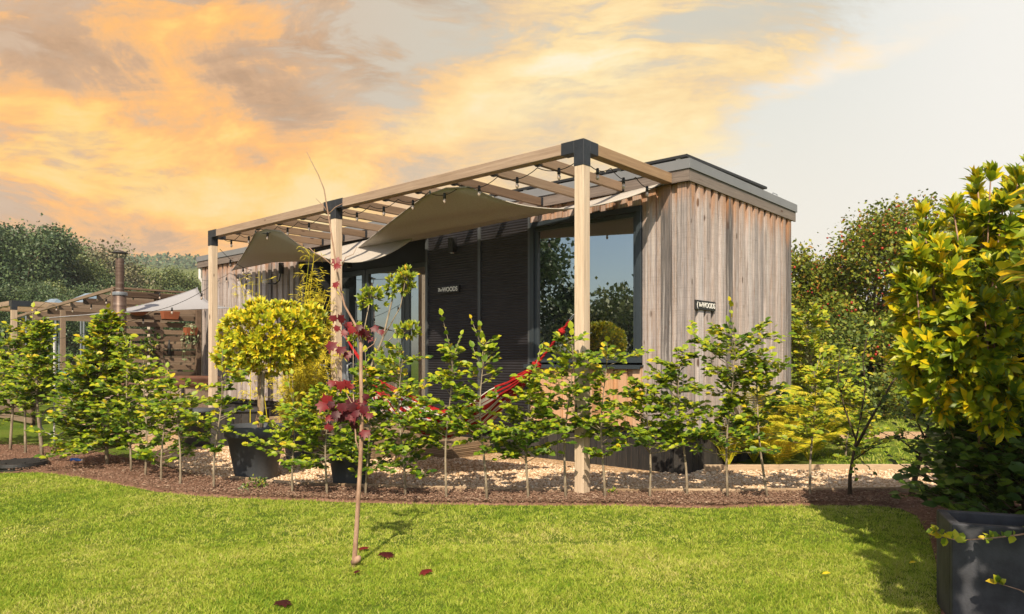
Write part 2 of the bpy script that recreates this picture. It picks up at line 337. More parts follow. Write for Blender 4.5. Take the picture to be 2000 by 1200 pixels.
def hammock_fn(t, b):
    a = t.attr('col')
    n = t.m('FRACT', t.m('MULTIPLY', a[0], 6.5))
    c = t.ramp(n, [(0,(.34,.018,.018)), (.42,(.34,.018,.018)), (.44,(.72,.68,.60)), (.62,(.72,.68,.60)), (.64,(.26,.015,.015)), (.70,(.26,.015,.015)), (.72,(.74,.70,.64)), (.97,(.74,.70,.64)), (.98,(.34,.018,.018))])
    t.put(b.inputs['Base Color'], c); bump(t, b, t.noise(t.tc('Object'), 120, 3, .6), .3, .004)
M['hammock'] = mat('striped_hammock_cloth', with_translucent(hammock_fn, None, .15), rough=.9, spec=.1)
# ground
def grass_ground(t, b):
    o = t.tc('Object'); n = t.noise(o, .9, 5, .6, .4); f = t.noise(o, 90, 4, .7)
    c = t.ramp(n, [(.3,(.08,.14,.018)), (.5,(.13,.19,.025)), (.7,(.19,.22,.045))])
    c = t.mix(t.ss(f, .45, .7, 0, .5), c, (.05,.07,.018)); t.put(b.inputs['Base Color'], c); bump(t, b, f, .8, .03)
M['lawn'] = mat('lawn_ground', grass_ground, rough=.95, spec=.05)
def grass_blade(t, b):
    a = t.attr('col'); o = t.tc('Object'); n = t.noise(t.map(o, loc=(4, 1, 0)), .75, 5, .62, .5)
    n2 = t.noise(t.map(o, loc=(1, 7, 0)), 14.0, 5, .68)
    f = t.m('ADD', t.m('MULTIPLY', n, .46), t.m('MULTIPLY', n2, .26)); f = t.m('ADD', f, t.m('MULTIPLY', a[0], .32))
    c = t.ramp(f, [(.28,(.08,.18,.012)), (.39,(.20,.33,.02)), (.49,(.36,.46,.045)), (.58,(.50,.54,.09)), (.68,(.64,.58,.22)), (.8,(.70,.56,.30))])
    t.put(b.inputs['Base Color'], c)
M['grass'] = mat('grass_blades', with_translucent(grass_blade, None, .35), rough=.55, spec=.25)
def soil_fn(t, b):
    o = t.tc('Object'); n = t.noise(o, 40, 6, .7); m = t.noise(o, 3, 4, .6)
    c = t.ramp(n, [(.3,(.08,.045,.03)), (.48,(.21,.12,.082)), (.62,(.32,.19,.135)), (.75,(.40,.27,.19))])
    c = t.mix(t.ss(m, .35, .65, 0, .35), c, (.12,.06,.04)); t.put(b.inputs['Base Color'], c); bump(t, b, n, 1, .02)
M['soil'] = mat('bark_mulch', soil_fn, rough=.95, spec=.08)
M['chip'] = mat('mulch_chip', lambda t, b: t.put(b.inputs['Base Color'], t.ramp(t.attr('col')[0], [(0,(.15,.09,.062)), (.5,(.25,.155,.11)), (.85,(.34,.22,.16)), (1,(.48,.36,.27))])), rough=.9, spec=.1)
def gravel_fn(t, b):
    o = t.tc('Object'); vo = t.n.new('ShaderNodeTexVoronoi'); vo.inputs['Scale'].default_value = 38; t.put(vo.inputs['Vector'], o)
    q = t.n.new('ShaderNodeSeparateColor'); t.l.new(vo.outputs['Color'], q.inputs[0])
    c = t.ramp(q.outputs[0], [(0,(.40,.25,.12)), (.4,(.62,.41,.23)), (.8,(.72,.52,.33)), (1,(.78,.64,.48))])
    c = t.mix(t.ss(vo.outputs['Distance'], .35, .62, 0, .7), c, (.26,.16,.09)); t.put(b.inputs['Base Color'], c)
    bump(t, b, t.m('SUBTRACT', 1.0, vo.outputs['Distance']), 1, .012)
M['gravel'] = mat('gravel_bed', gravel_fn, rough=.9, spec=.1)
M['stone'] = mat('gravel_stone', lambda t, b: t.put(b.inputs['Base Color'], t.ramp(t.attr('col')[0], [(0,(.38,.25,.14)), (.3,(.56,.40,.26)), (.7,(.66,.50,.35)), (1,(.76,.66,.52))])), rough=.85, spec=.15)
def bark(c0, c1, sc=18):
    def fn(t, b):
        n = t.noise(t.map(t.tc('Object'), scl=(1, 1, .35)), sc, 6, .65)
        t.put(b.inputs['Base Color'], t.ramp(n, [(.3, c0), (.65, c1)])); bump(t, b, n, .5, .006)
    return fn
M['bark'] = mat('grey_bark', bark((.14,.11,.075), (.36,.30,.22), 30), rough=.85, spec=.15)
M['barkd'] = mat('dark_bark', bark((.035,.025,.018), (.12,.09,.06), 14), rough=.9, spec=.1)
M['barkr'] = mat('reddish_bark', bark((.22,.12,.08), (.42,.28,.20), 30), rough=.7, spec=.25)
def leafmat(name, stops, tr=.22, rough=.45, spec=.35, attr_i=0):
    def fn(t, b):
        a = t.attr('col'); c = t.ramp(t.m('ADD', a[attr_i], t.m('MULTIPLY', t.m('SUBTRACT', t.noise(t.tc('Object'), 5, 3, .6), .5), 1.1)), stops)
        n = t.noise(t.tc('Object'), 45, 3, .6)
        c = t.mix(t.ss(n, .45, .8, 0, .3), c, tuple(q*.55 for q in stops[0][1])); t.put(b.inputs['Base Color'], c)
    return mat(name, with_translucent(fn, None, tr), rough=rough, spec=spec)
M['beech'] = leafmat('beech_leaf', [(0,(.03,.075,.008)), (.3,(.09,.17,.010)), (.55,(.20,.29,.012)), (.82,(.38,.43,.018)), (1,(.58,.42,.02))])
M['beechy'] = leafmat('yellowing_beech_leaf', [(0,(.10,.18,.015)), (.4,(.24,.32,.02)), (.75,(.42,.43,.02)), (1,(.60,.42,.03))])
M['beechd'] = leafmat('dark_beech_leaf', [(0,(.03,.065,.014)), (.5,(.075,.14,.018)), (.85,(.19,.27,.03)), (1,(.4,.35,.04))], .2)
M['bay'] = leafmat('bay_leaf', [(0,(.16,.22,.012)), (.35,(.34,.38,.016)), (.75,(.58,.54,.02)), (1,(.80,.56,.02))])
M['bamboo'] = leafmat('bamboo_leaf', [(0,(.34,.34,.02)), (.4,(.66,.56,.03)), (1,(.85,.70,.06))])
M['shrub'] = leafmat('tufted_shrub_leaf', [(0,(.10,.16,.015)), (.5,(.26,.33,.02)), (.9,(.46,.48,.03)), (1,(.65,.42,.03))])
M['rhodo'] = leafmat('large_glossy_leaf', [(0,(.08,.14,.010)), (.28,(.22,.30,.012)), (.55,(.42,.44,.014)), (.75,(.66,.55,.012)), (1,(.85,.55,.01))], .35, .38)
M['maple'] = leafmat('dark_red_maple_leaf', [(0,(.045,.006,.010)), (.5,(.12,.012,.018)), (1,(.27,.02,.022))], .30, .45)
M['fern'] = leafmat('fern_frond', [(0,(.30,.36,.02)), (.5,(.62,.56,.03)), (1,(.85,.66,.05))])
M['haw'] = leafmat('hawthorn_leaf', [(0,(.07,.10,.012)), (.5,(.17,.22,.02)), (.85,(.29,.30,.03)), (1,(.36,.17,.03))], .25)
M['hawd'] = leafmat('far_leaf', [(0,(.05,.08,.018)), (.6,(.11,.16,.025)), (1,(.24,.27,.04))], .2)
M['farA'] = leafmat('wood_leaf_dark', [(0,(.05,.085,.045)), (.6,(.085,.13,.055)), (1,(.13,.18,.07))], .15)  # wood leaf colours: distance haze put in as a paler, bluer tint
M['farB'] = leafmat('wood_leaf_olive', [(0,(.08,.115,.045)), (.6,(.15,.19,.06)), (1,(.23,.25,.09))], .15)
M['farC'] = leafmat('wood_leaf_brown', [(0,(.11,.11,.065)), (.6,(.19,.18,.10)), (1,(.26,.23,.12))], .15)
M['berry'] = mat('red_berry', flat((.35,.03,.015), .3, 20), rough=.4)
M['trail'] = leafmat('trailing_leaf', [(0,(.10,.16,.06)), (.6,(.28,.34,.18)), (1,(.48,.5,.36))])

# ------------------------------------------------------------------ ground, lawn, soil, gravel
def struct(o): o['kind'] = 'structure'; return o
m = MB(); m.add([(-500,-300,0),(500,-300,0),(500,900,0),(-500,900,0)], [(0,1,2,3)]); struct(obj('lawn', m, M['lawn']))
LAWN = [(-400,905),(-120,912),(0,925),(75,924),(170,936),(300,961),(400,971),(500,976),(650,981),(850,987),(1000,988),(1200,989),(1400,994),(1500,990),(1600,988),(1700,988),(1755,994),(2200,994)]
SOILB = [(-400,850),(-120,862),(0,868),(100,872),(200,885),(300,905),(360,925),(420,938),(500,948),(600,956),(850,963),(1000,967),(1200,969),(1400,969),(1600,968),(1700,966),(1755,965),(2200,965)]
def interp(pts, x): return float(np.interp(x, [p[0] for p in pts], [p[1] for p in pts]))
def bumpy(x, y): return .012*math.sin(x*5.1+y*3)*math.sin(y*7+x*2.3)+.008*math.sin(x*13+1)*math.sin(y*17)
def soilpt(s, t_):
    px = -400+s*2600; a = gr(px, interp(LAWN, px)); b = gr(px, interp(SOILB, px)); p = a.lerp(b, t_)
    e = min(1, 6*t_, 6*(1-t_)); p.z = .012+e*(.022+bumpy(p.x, p.y)*.8)+(random.random()-.5)*.010*e-(.02 if t_ in (0, 1) else 0)
    return p
m = MB(); m.grid(soilpt, 700, 26)
EDGE = [(1755,994),(1790,1010),(1815,1050),(1828,1100),(1836,1160),(1838,1210),(1838,1330)]
def soil2(s, t_):
    i = s*(len(EDGE)-1); k = min(int(i), len(EDGE)-2); f = i-k
    a = gr(EDGE[k][0]+(EDGE[k+1][0]-EDGE[k][0])*f, EDGE[k][1]+(EDGE[k+1][1]-EDGE[k][1])*f); b = Vector((6.5, 7.2-s*5.5, 0))
    if s == 0: b = Vector((6.5, 6.90, 0))
    p = a.lerp(b, t_); e = min(1, 10*t_); p.z = .010+e*(.022+bumpy(p.x, p.y)*.8)+(random.random()-.5)*.01*e; return p
m.grid(soil2, 150, 120)
struct(obj('flower_bed', m, M['soil'], smooth=True))
m = MB(); pl = [gr(px, interp(SOILB, px)-1.5) for px in (340,420,500,600,850,1000,1200,1400,1600,1755,2150)]
pl += [Vector((8, 6.95, 0)), Vector((8, 8.36, 0)), gr(1840, 919), gr(1325, 920), fr(.3, 3), fr(-8, 3), fr(-12.5, 2), gr(150, 830)]
m.add([(p.x, p.y, .006) for p in pl], [tuple(range(len(pl)))]); struct(obj('gravel_path', m, M['gravel']))
m = MB(); m.add([(4.6, 11.6, .006),(30, 11.2, .006),(30, 12.3, .006),(4.6, 12.75, .006)], [(0,1,2,3)]); struct(obj('far_path', m, M['gravel']))
# stones scattered on the gravel
def scatter(name, matl, P, sz, tplv, tplf, flatz=.6):
    k = len(P); a = rng.random((k, 3))*6.28; ca, sa = np.cos(a), np.sin(a)
    Rz = np.zeros((k, 3, 3)); Rz[:,0,0]=ca[:,0]; Rz[:,0,1]=-sa[:,0]; Rz[:,1,0]=sa[:,0]; Rz[:,1,1]=ca[:,0]; Rz[:,2,2]=1
    Rx = np.zeros((k, 3, 3)); t = (rng.random(k)-.5)*1.2; Rx[:,0,0]=1; Rx[:,1,1]=np.cos(t); Rx[:,1,2]=-np.sin(t); Rx[:,2,1]=np.sin(t); Rx[:,2,2]=np.cos(t)
    s = sz[:, None]*np.stack([.7+.6*rng.random(k), .6+.6*rng.random(k), flatz*(.7+.6*rng.random(k))], 1)
    V = tplv[None]*s[:, None]; V = np.einsum('kij,kjl,knl->kni', Rz, Rx, V)+P[:, None]
    nv = len(tplv); loops = np.concatenate([np.array(f) for f in tplf])
    L = (loops[None]+(np.arange(k)*nv)[:, None]).ravel()
    col = np.repeat(rng.random((k, 3)), nv, 0)
    return np_mesh(name, V.reshape(-1, 3), L, np.tile([len(f) for f in tplf], k), matl, col)
ICO = (np.array([(0,0,1),(.85,0,.45),(.25,.82,.4),(-.7,.5,.45),(-.7,-.5,.42),(.25,-.8,.45),(.7,.5,-.45),(-.28,.82,-.42),(-.85,0,-.45),(-.25,-.82,-.4),(.7,-.5,-.45),(0,0,-1)]),
       [(0,1,2),(0,2,3),(0,3,4),(0,4,5),(0,5,1),(1,6,2),(2,7,3),(3,8,4),(4,9,5),(5,10,1),(2,6,7),(3,7,8),(4,8,9),(5,9,10),(1,10,6),(11,7,6),(11,8,7),(11,9,8),(11,10,9),(11,6,10)])
BOXT = (np.array([(x, y, z) for z in (-.5,.5) for x, y in ((-.5,-.5),(.5,-.5),(.5,.5),(-.5,.5))]), [(0,3,2,1),(4,5,6,7),(0,1,5,4),(1,2,6,5),(2,3,7,6),(3,0,4,7)])
def gp(px, py): Y = EYE*F/(py-HY); return np.stack([(px-1000)/F*Y, Y], 1)
n = 26000; px = rng.uniform(330, 1900, n); py0 = np.interp(px, [p[0] for p in SOILB], [p[1] for p in SOILB])
top = np.interp(px, [330, 420, 700, 1050, 1262, 1325, 1900], [888, 872, 885, 905, 930, 921, 919])
py = top+(py0-2.5-top)*rng.random(n)**.8; xy = gp(px, py); xy += rng.normal(0, .004, xy.shape)
P = np.concatenate([xy, .006+.010*rng.random((n, 1))], 1); k = py < py0-1
tag(scatter('gravel_stones', M['stone'], P[k], rng.uniform(.008, .022, k.sum()), *ICO), kind='stuff')
n = 26000; px = rng.uniform(-40, 1755, n); a = np.interp(px, [p[0] for p in LAWN], [p[1] for p in LAWN]); b = np.interp(px, [p[0] for p in SOILB], [p[1] for p in SOILB])
py = b+(a-b)*rng.random(n); xy = gp(px, py)
n2 = 5000; xy2 = np.stack([rng.uniform(2.2, 4.5, n2), rng.uniform(2.8, 6.6, n2)], 1)
ex = np.array([gr(*e)[0] for e in EDGE]); ey = np.array([gr(*e)[1] for e in EDGE]); o_ = np.argsort(ey)
xy2 = xy2[xy2[:, 0] > np.interp(xy2[:, 1], ey[o_], ex[o_])+.03]
xy = np.concatenate([xy, xy2]); P = np.concatenate([xy, .036+.022*rng.random((len(xy), 1))], 1)
cs = scatter('bark_chips', M['chip'], P, rng.uniform(.006, .026, len(P)), BOXT[0]*np.array([1, .35, .35]), BOXT[1], .5); tag(cs, kind='stuff')
# grass blades
def blades(n, x0, x1, y0, y1, keep, h0, h1, w, name):
    nc = n//9; cc = np.stack([rng.uniform(x0, x1, nc), rng.uniform(y0, y1, nc)], 1); ci = rng.integers(0, nc, n); of = rng.normal(0, .014, (n, 2))
    xy = cc[ci]+of; kp = keep(xy); xy = xy[kp]; ci = ci[kp]; of = of[kp]; n = len(xy); chh = rng.uniform(.45, 1.5, nc)[ci]; ctone = rng.random(nc)[ci]
    lean = rng.normal(0, .55, (n, 2))+of/.014*.45; cl = np.stack([np.sin(xy[:,0]*9+xy[:,1]*5), np.cos(xy[:,1]*11-xy[:,0]*6)], 1)*.16; lean += cl
    h = rng.uniform(h0, h1, n)*(1+.25*np.sin(xy[:,0]*4.3+1)*np.sin(xy[:,1]*3.7))*chh; a = rng.random(n)*6.28
    sx = np.stack([np.cos(a), np.sin(a), 0*a], 1)*w*(.6+.8*rng.random((n, 1)))
    b0 = np.concatenate([xy, np.zeros((n, 1))-.002], 1)
    up = np.concatenate([lean*h[:, None]*.35, (h*.6)[:, None]], 1); tp = np.concatenate([lean*h[:, None], h[:, None]], 1)
    V = np.stack([b0-sx, b0+sx, b0+up+sx*.75, b0+up-sx*.75, b0+tp], 1)
    L = (np.array([0,1,2,3,3,2,4])[None]+(np.arange(n)*5)[:, None]).ravel()
    col = np.repeat(np.stack([rng.random(n)*.55+ctone*.45, rng.random(n), rng.random(n)], 1), 5, 0)
    o = np_mesh(name, V.reshape(-1, 3), L, np.tile([4, 3], n), M['grass'], col); tag(o, kind='stuff'); return o
def on_lawn(q):
    Y = q[:, 1]; px = 1000+q[:, 0]*F/Y; py = HY+EYE*F/Y
    lim = np.interp(px, [p[0] for p in LAWN], [p[1] for p in LAWN])
    exx = np.interp(Y, ey[o_], ex[o_])
    return (py > lim+rng.normal(0, 1.2, len(Y))) & (q[:, 0] < exx+rng.normal(0, .015, len(Y))) & (np.abs(px-1000) < 1500)
blades(620000, -5.4, 4.2, 2.6, 5.0, on_lawn, .008, .021, .0017, 'grass')
blades(480000, -7.5, 4.5, 5.0, 8.9, on_lawn, .009, .023, .0021, 'grass')
def far_keep(q): return (q[:, 1] > 8.45) & ~((q[:, 1] > 11.4) & (q[:, 1] < 12.8)) & (q[:, 0] > 3.9+.2*np.maximum(q[:,1]-10, 0))
blades(60000, 3.0, 14, 8.45, 17, far_keep, .02, .05, .005, 'grass')
# timber edging boards
def edging(name, pts, label):
    t = thing(name, label, 'edging', pts[0]); m = MB()
    for a, b in zip(pts[:-1], pts[1:]): m.bar(a-pts[0]+Vector((0,0,.03)), b-pts[0]+Vector((0,0,.03)), .035, .075)
    obj('board', m, M['edge'], t, bevel=.003)
edging('timber_edging', [gr(px, interp(SOILB, px)) for px in (455, 520, 572)], 'short pale timber edging board between the bark bed and the wide grey pot')
edging('timber_edging', [gr(px, interp(SOILB, px)) for px in (590, 700, 850, 1000, 1115)], 'long timber edging board running left of the front pergola post')
edging('timber_edging', [gr(px, interp(SOILB, px)) for px in (1160, 1300, 1500, 1755)]+[Vector((8, 6.95, 0))], 'timber edging board between gravel and bark right of the pergola post')
edging('timber_edging', [gr(1325, 919.5), gr(1500, 919), gr(1840, 918), Vector((8, 8.37, 0))], 'timber edging board along the far side of the gravel beside the ferns')

# ------------------------------------------------------------------ cabin
CO = (-5.5, 3.2, 0)
cab = fthing('cabin', 'long single-storey cabin clad in weathered vertical boards with grey metal roof edge', 'cabin', *CO)
def cp(name, mb, mt, par=None, **k): return obj(name, mb, mt, par or cab, off=CO if par in (None, cab) or True else (0,0,0), **k)
def rel(name, mb, mt, par, **k):  # sub-part of a cabin part: same frame
    return obj(name, mb, mt, par, off=CO, **k)
Z0, Z1 = .50, 3.225; UR, UL = .19, -11.15; VF, VB = 1.68, 4.70
def clip(a, b, c, d): return max(a, c), min(b, d)
def clad_front(mb, ua, ub, za, zb):
    u = UR; i = 0
    while u > UL-.2:
        w = .112+.01*math.sin(i*2.1)
        for (c, d, va, vb) in ((u-w, u, VF-.010, VF+.024), (u-.19-.012, u-w+.012, VF+.024, VF+.046)):
            x0, x1 = clip(c, d, ua, ub)
            if x1-x0 > .004: mb.box(x0, x1, va, vb, za+(.004 if va > VF else 0), zb, colr[(i*2+(va > VF)) % 200])
        u -= .19; i += 1
colr = [(random.random(), random.random(), random.random()) for _ in range(200)]
m = MB(); clad_front(m, -.38, UR, Z0, Z1); clad_front(m, -2.05, -.38, 3.055, Z1)
wall = cp('front_wall', m, M['clad'])
m = MB(); clad_front(m, UL, -7.2, Z0, Z1); cp('front_wall', m, M['clad'])
m = MB(); clad_front(m, -2.05, -.38, Z0, 1.20)
rel('sill_cladding', m, M['clado'], wall)
m = MB(); v = VF; i = 0
while v < VB:
    w = .112+.01*math.sin(i*1.7)
    x0, x1 = clip(v-.022, v+w, VF-.0, VB)
    m.box(UR+.003, UR+.042, v+(.0 if i else .006), min(v+w, VB), Z0+.003, Z1, colr[(i*2+60) % 200])
    m.box(UR-.022, UR-.003, v+w-.012, min(v+.19+.012, VB), Z0+.006, Z1, colr[(i*2+61) % 200])
    v += .19; i += 1
cp('end_wall', m, M['clad'])
m = MB(); m.box(UL+.01, UR-.03, VB-.06, VB, Z0, Z1); cp('back_wall', m, M['clad'])
m = MB(); m.box(UL+.005, UL+.05, VF+.05, VB-.07, Z0, Z1); cp('far_end_wall', m, M['clad'])
for q in ((-.37, UR-.03, VF+.05, VF+.09, Z0+.01, Z1-.01), (UL+.05, -7.25, VF+.05, VF+.09, Z0+.01, Z1-.01), (-2.04, -.37, VF+.05, VF+.09, Z0+.01, 1.19), (-2.04, -.37, VF+.05, VF+.09, 3.06, Z1-.01), (-2.02, -.40, VF+.5, VF+.55, 1.0, 3.1)):
    m = MB(); m.box(*q); cp('wall_lining', m, M['darkin'])
m = MB(); u = .12; i = 0
while u > UL+.05:
    m.box(u-.143, u, VF+.10, VF+.125, -.02, Z0-.012); u -= .15
v = VF+.13
while v < VB-.1: m.box(.09, .115, v, v+.143, -.02, Z0-.012); v += .15
cp('skirt', m, M['skirt'], bevel=.002)
m = MB(); m.box(UL+.05, .14, VF+.06, VB-.05, Z0-.09, Z0-.004); cp('floor_frame', m, M['black'])
# fascia and roof
m = MB(); m.box(UL-.09, UR+.06, 1.62, 1.645, 3.22, 3.350); cp('fascia_board', m, M['fascia_x'], bevel=.002)
m = MB(); m.box(UR+.035, UR+.06, 1.647, VB+.07, 3.221, 3.349); cp('fascia_board', m, M['fascia_y'], bevel=.002)
m = MB(); m.box(UL-.087, UL-.062, 1.647, VB+.07, 3.221, 3.349); cp('fascia_board', m, M['fascia_y'])
m = MB(); m.box(UL-.11, UR+.075, 1.605, 1.63, 3.352, 3.460); m.box(UR+.05, UR+.0748, 1.632, VB+.09, 3.352, 3.4598)
m.box(UL-.11, UL-.085, 1.632, VB+.09, 3.352, 3.459); m.box(UL-.083, UR+.048, VB+.065, VB+.09, 3.352, 3.459)
m.box(UR+.0752, UR+.078, 3.2, 3.206, 3.354, 3.458)
m.box(UL-.08, UR+.045, 1.634, VB+.06, 3.40, 3.435)
cp('roof_edge', m, M['grey'], bevel=.002)
m = MB(); m.box(UL-.05, UR+.03, 1.65, VB+.05, 3.23, 3.245); cp('soffit', m, M['fascia_x'])
# roof panels
for u0 in (-1.05, -2.2, -3.35, -4.5):
    m = MB(); u1 = u0+1.1
    vs = [(u0,1.95,3.585),(u1,1.95,3.585),(u1,4.25,3.62),(u0,4.25,3.62)]
    m.add(vs+[(a, b, c+.03) for a, b, c in vs], [(0,3,2,1),(4,5,6,7),(0,1,5,4),(1,2,6,5),(2,3,7,6),(3,0,4,7)])
    sp = cp('solar_panel', m, M['blackp'])
    for a in (u0+.15, u1-.15):
        for v0, v1, zz in ((1.97, 2.03, 3.585), (4.15, 4.2, 3.62)): m = MB(); m.box(a, a+.05, v0, v1, 3.435, zz); rel('panel_foot', m, M['white'], sp)
    m = MB(); m.box(u0, u1, 1.955, 1.969, 3.53, 3.55); rel('mounting_rail', m, M['grey'], sp)
m = MB(); m.tube([(UR-.1, 4.35, 3.44), (UR-.1, 4.35, 3.58), (UR-.1, 4.5, 3.58), (UR-.1, 4.5, 3.44)], .006, 6); cp('roof_hoop', m, M['chair'])
# big window
def frame(mb, u0, u1, z0, z1, v0, v1, w):
    mb.box(u0, u1, v0, v1, z0, z0+w); mb.box(u0, u1, v0, v1, z1-w, z1); mb.box(u0, u0+w, v0, v1, z0+w, z1-w); mb.box(u1-w, u1, v0, v1, z0+w, z1-w)
m = MB(); frame(m, -2.045, -.385, 1.245, 3.05, 1.672, 1.76, .065); win = cp('window', m, M['anth'], bevel=.003)
m = MB(); frame(m, -1.978, -.452, 1.312, 2.983, 1.70, 1.75, .05); rel('sash', m, M['anth'], win, bevel=.003)
m = MB(); m.box(-1.93, -.50, 1.728, 1.734, 1.36, 2.935); rel('pane', m, M['glass'], win)
m = MB(); m.box(-2.10, -.365, 1.62, 1.76, 1.203, 1.222); m.box(-2.10, -.365, 1.62, 1.626, 1.175, 1.203); rel('sill', m, M['anth'], win)
# corrugated dark cladding
m = MB(); z = .42; u0, u1 = -4.045, -2.055; pr = []
while z < 3.2: pr += [(1.698, z), (1.692, z+.014), (1.692, z+.022), (1.698, z+.034)]; z += .036
vs = [(u, a, b) for a, b in pr for u in (u0, u1)]
m.add(vs, [(2*i, 2*i+1, 2*i+3, 2*i+2) for i in range(len(pr)-1)], (.5,.5,.5))
m.box(u0, u1, 1.705, 1.75, .3, 3.21)
dp = cp('dark_cladding', m, M['dark'])
for uu, w in ((-4.06, .05), (-2.98, .05), (-2.075, .03)):
    m = MB(); m.box(uu, uu+w, 1.675, 1.698, .3, 3.21)
    for z in np.arange(.6, 3.1, .42): m.lathe([(.0, 0), (.006, 0), (.006, .006), (0, .006)], (uu+w/2, 1.672, z), 8)
    rel('vertical_trim', m, M['trim'], dp)
# recessed doorway
m = MB(); m.box(-7.2, -4.05, 2.2, 2.24, 2.84, 3.22); m.box(-7.2, -7.18, 1.69, 2.2, .3, 3.22); m.box(-4.07, -4.05, 1.71, 2.2, .3, 3.22)
m.box(-7.17, -4.08, 1.70, 2.19, 3.19, 3.22); m.box(-7.25, -7.201, 1.66, 1.70, .3, 3.22); cp('porch_recess', m, M['darkin'])
for k, (a, b) in enumerate(((-7.16,-6.18),(-6.16,-5.13),(-5.11,-4.09))):
    m = MB(); frame(m, a, b, .34, 2.83, 2.18, 2.25, .085); d = cp('glazed_door', m, M['anth'], bevel=.003)
    m = MB(); m.box(a+.08, b-.08, 2.21, 2.216, .42, 2.75); rel('pane', m, M['glass'], d)
    m = MB()
    if k == 0: m.tube([(b-.16, 2.12, .9), (b-.16, 2.12, 2.3)], .018, 10); m.tube([(b-.16, 2.12, 1.0), (b-.16, 2.18, 1.0)], .01, 8); m.tube([(b-.16, 2.12, 2.2), (b-.16, 2.18, 2.2)], .01, 8); rel('handle', m, M['chair'], d)
m = MB(); m.box(-6.45, -6.36, 1.9, 1.99, .34, 2.5); m.box(-6.36, -5.6, 1.93, 1.96, .36, .45); cp('open_door_edge', m, M['chair'], bevel=.01)
# wall lights, socket, downpipe, cable box
for uu in (-3.45, -5.9):
    m = MB(); m.box(uu-.045, uu+.045, 1.60, 1.686, 2.80, 3.02); wl = cp('wall_light', m, M['blackp'], bevel=.004)
    m = MB(); m.lathe([(0, 0), (.025, 0), (.025, .006), (0, .006)], (uu, 1.645, 2.792), 16); rel('lens', m, M['white'], wl)
m = MB(); m.box(-7.98, -7.92, 1.60, 1.675, 2.85, 3.05); m.tube([(-7.95, 1.63, 2.85), (-7.95, 1.6, 2.72), (-8.0, 1.55, 2.66), (-8.2, 1.52, 2.68)], .014, 8)
sl = cp('security_light', m, M['blackp'], bevel=.004)
m = MB(); m.lathe([(0,0),(.05,0),(.06,.03),(.05,.07),(0,.075)], (-8.25, 1.5, 2.68), 16); rel('lamp_head', m, M['white'], sl)
m = MB(); m.box(-7.32, -7.2, 1.60, 1.675, 2.86, 3.02); cp('speaker_box', m, M['blackp'], bevel=.004)
m = MB(); m.box(-2.09, -1.99, 1.60, 1.676, .95, 1.14); sb = cp('power_socket', m, M['blackp'], bevel=.008)
m = MB(); m.box(-2.08, -2.0, 1.585, 1.60, .97, 1.12); rel('cover', m, M['white'], sb, bevel=.006)
m = MB(); m.tube([(UL-.04, 1.66, 3.2), (UL-.04, 1.66, 3.0), (UL-.02, 1.72, 2.9), (UL-.02, 1.72, .1)], .034, 12); cp('downpipe', m, M['white'])

# signs
def text_mesh(s, size, shear=0, off_=0.0, font_space=1.0):
    cu = bpy.data.curves.new('t', 'FONT'); cu.body = s; cu.size = size; cu.shear = shear; cu.offset = off_; cu.space_character = font_space
    cu.extrude = .0015; cu.align_x = 'LEFT'; cu.resolution_u = 4
    o = bpy.data.objects.new('t', cu); C.objects.link(o); bpy.context.view_layer.update()
    me = bpy.data.meshes.new_from_object(o); bpy.data.objects.remove(o); return me
def sign(label, u, v, z, w, h, rz, prefix):
    t = thing('name_sign', label, 'sign', fr(u, v, z), ANG+rz, 'signs reading The WOODS')
    m = MB(); m.box(0, w, -.025, 0, -h/2, h/2); obj('board', m, M['blackp'], t, bevel=.003)
    sz = h*(.70 if prefix else .80); items = []
    x = .018
    if prefix: items.append(('(', x, sz*1.15, 0, .0012)); x += .032
    items += [('T', x, sz*.85, .3, .0012), ('he', x+sz*.36, sz*.80, .3, .0012)]; x += sz*.36+sz*.86
    items.append(('WOODS', x, sz*1.12, 0, .0018))
    for s, xx, q, sh, of in items:
        me = text_mesh(s, q, sh, of, .96); V = [Vector(v_.co) for v_ in me.vertices]
        mx = max(p.x for p in V); sc = 1.0
        if s == 'WOODS': sc = (w-.02-xx)/mx
        for v_ in me.vertices: v_.co = (xx+v_.co.x*sc, -.0285+v_.co.z*-1, v_.co.y-sz*.36+(.008 if s in ('T','he') else 0))
        me.materials.clear(); me.materials.append(M['letter'])
        link(bpy.data.objects.new('lettering', me), t)
sign('black name sign with white lettering on the dark corrugated panel', -3.78, 1.676, 2.285, .45, .10, 0, False)
sign('black name sign with white lettering and a curved bracket on the sunlit end wall', UR+.037, 1.77, 1.89, .48, .105, R(90), True)

# ------------------------------------------------------------------ pergola
pg = fthing('pergola', 'pale timber pergola with black steel corner brackets along the front of the cabin', 'pergola', 0, 0)
PS = [0, -3.89, -7.23]; h = .0525
for i, u in enumerate(PS):
    m = MB(); m.box(u-h, u+h, -h, h, -.03, 3.10 if True else 0, (.42, random.random(), random.random())); obj('post', m, M['post'], pg, bevel=.004)
    m = MB(); e = h+.004
    m.box(u-e, u+e, -e, e, 3.09, 3.332)
    m.box(u-e-.15 if i < 2 else u-e, u-e+.001, -e, e, 3.215, 3.332) if i < 2 else None
    if i > 0: m.box(u+e-.001, u+e+.15, -e, e, 3.215, 3.332)
    if i != 1: m.box(u-e+.001, u+e-.001, e-.001, e+.13, 3.214, 3.331)
    for z in (3.12, 3.2, 3.27):
        for a in (-.03, .03): m.box(u+a-.005, u+a+.005, -e-.004, -e+.001, z-.005, z+.005); m.box(u+e-.001, u+e+.004, a-.005, a+.005, z-.005, z+.005)
    if i == 0:
        for a in (-.1, -.16): m.box(u+a-.005, u+a+.005, -e-.004, -e+.001, 3.29, 3.30)
    obj('corner_bracket', m, M['black'], pg, bevel=.003)
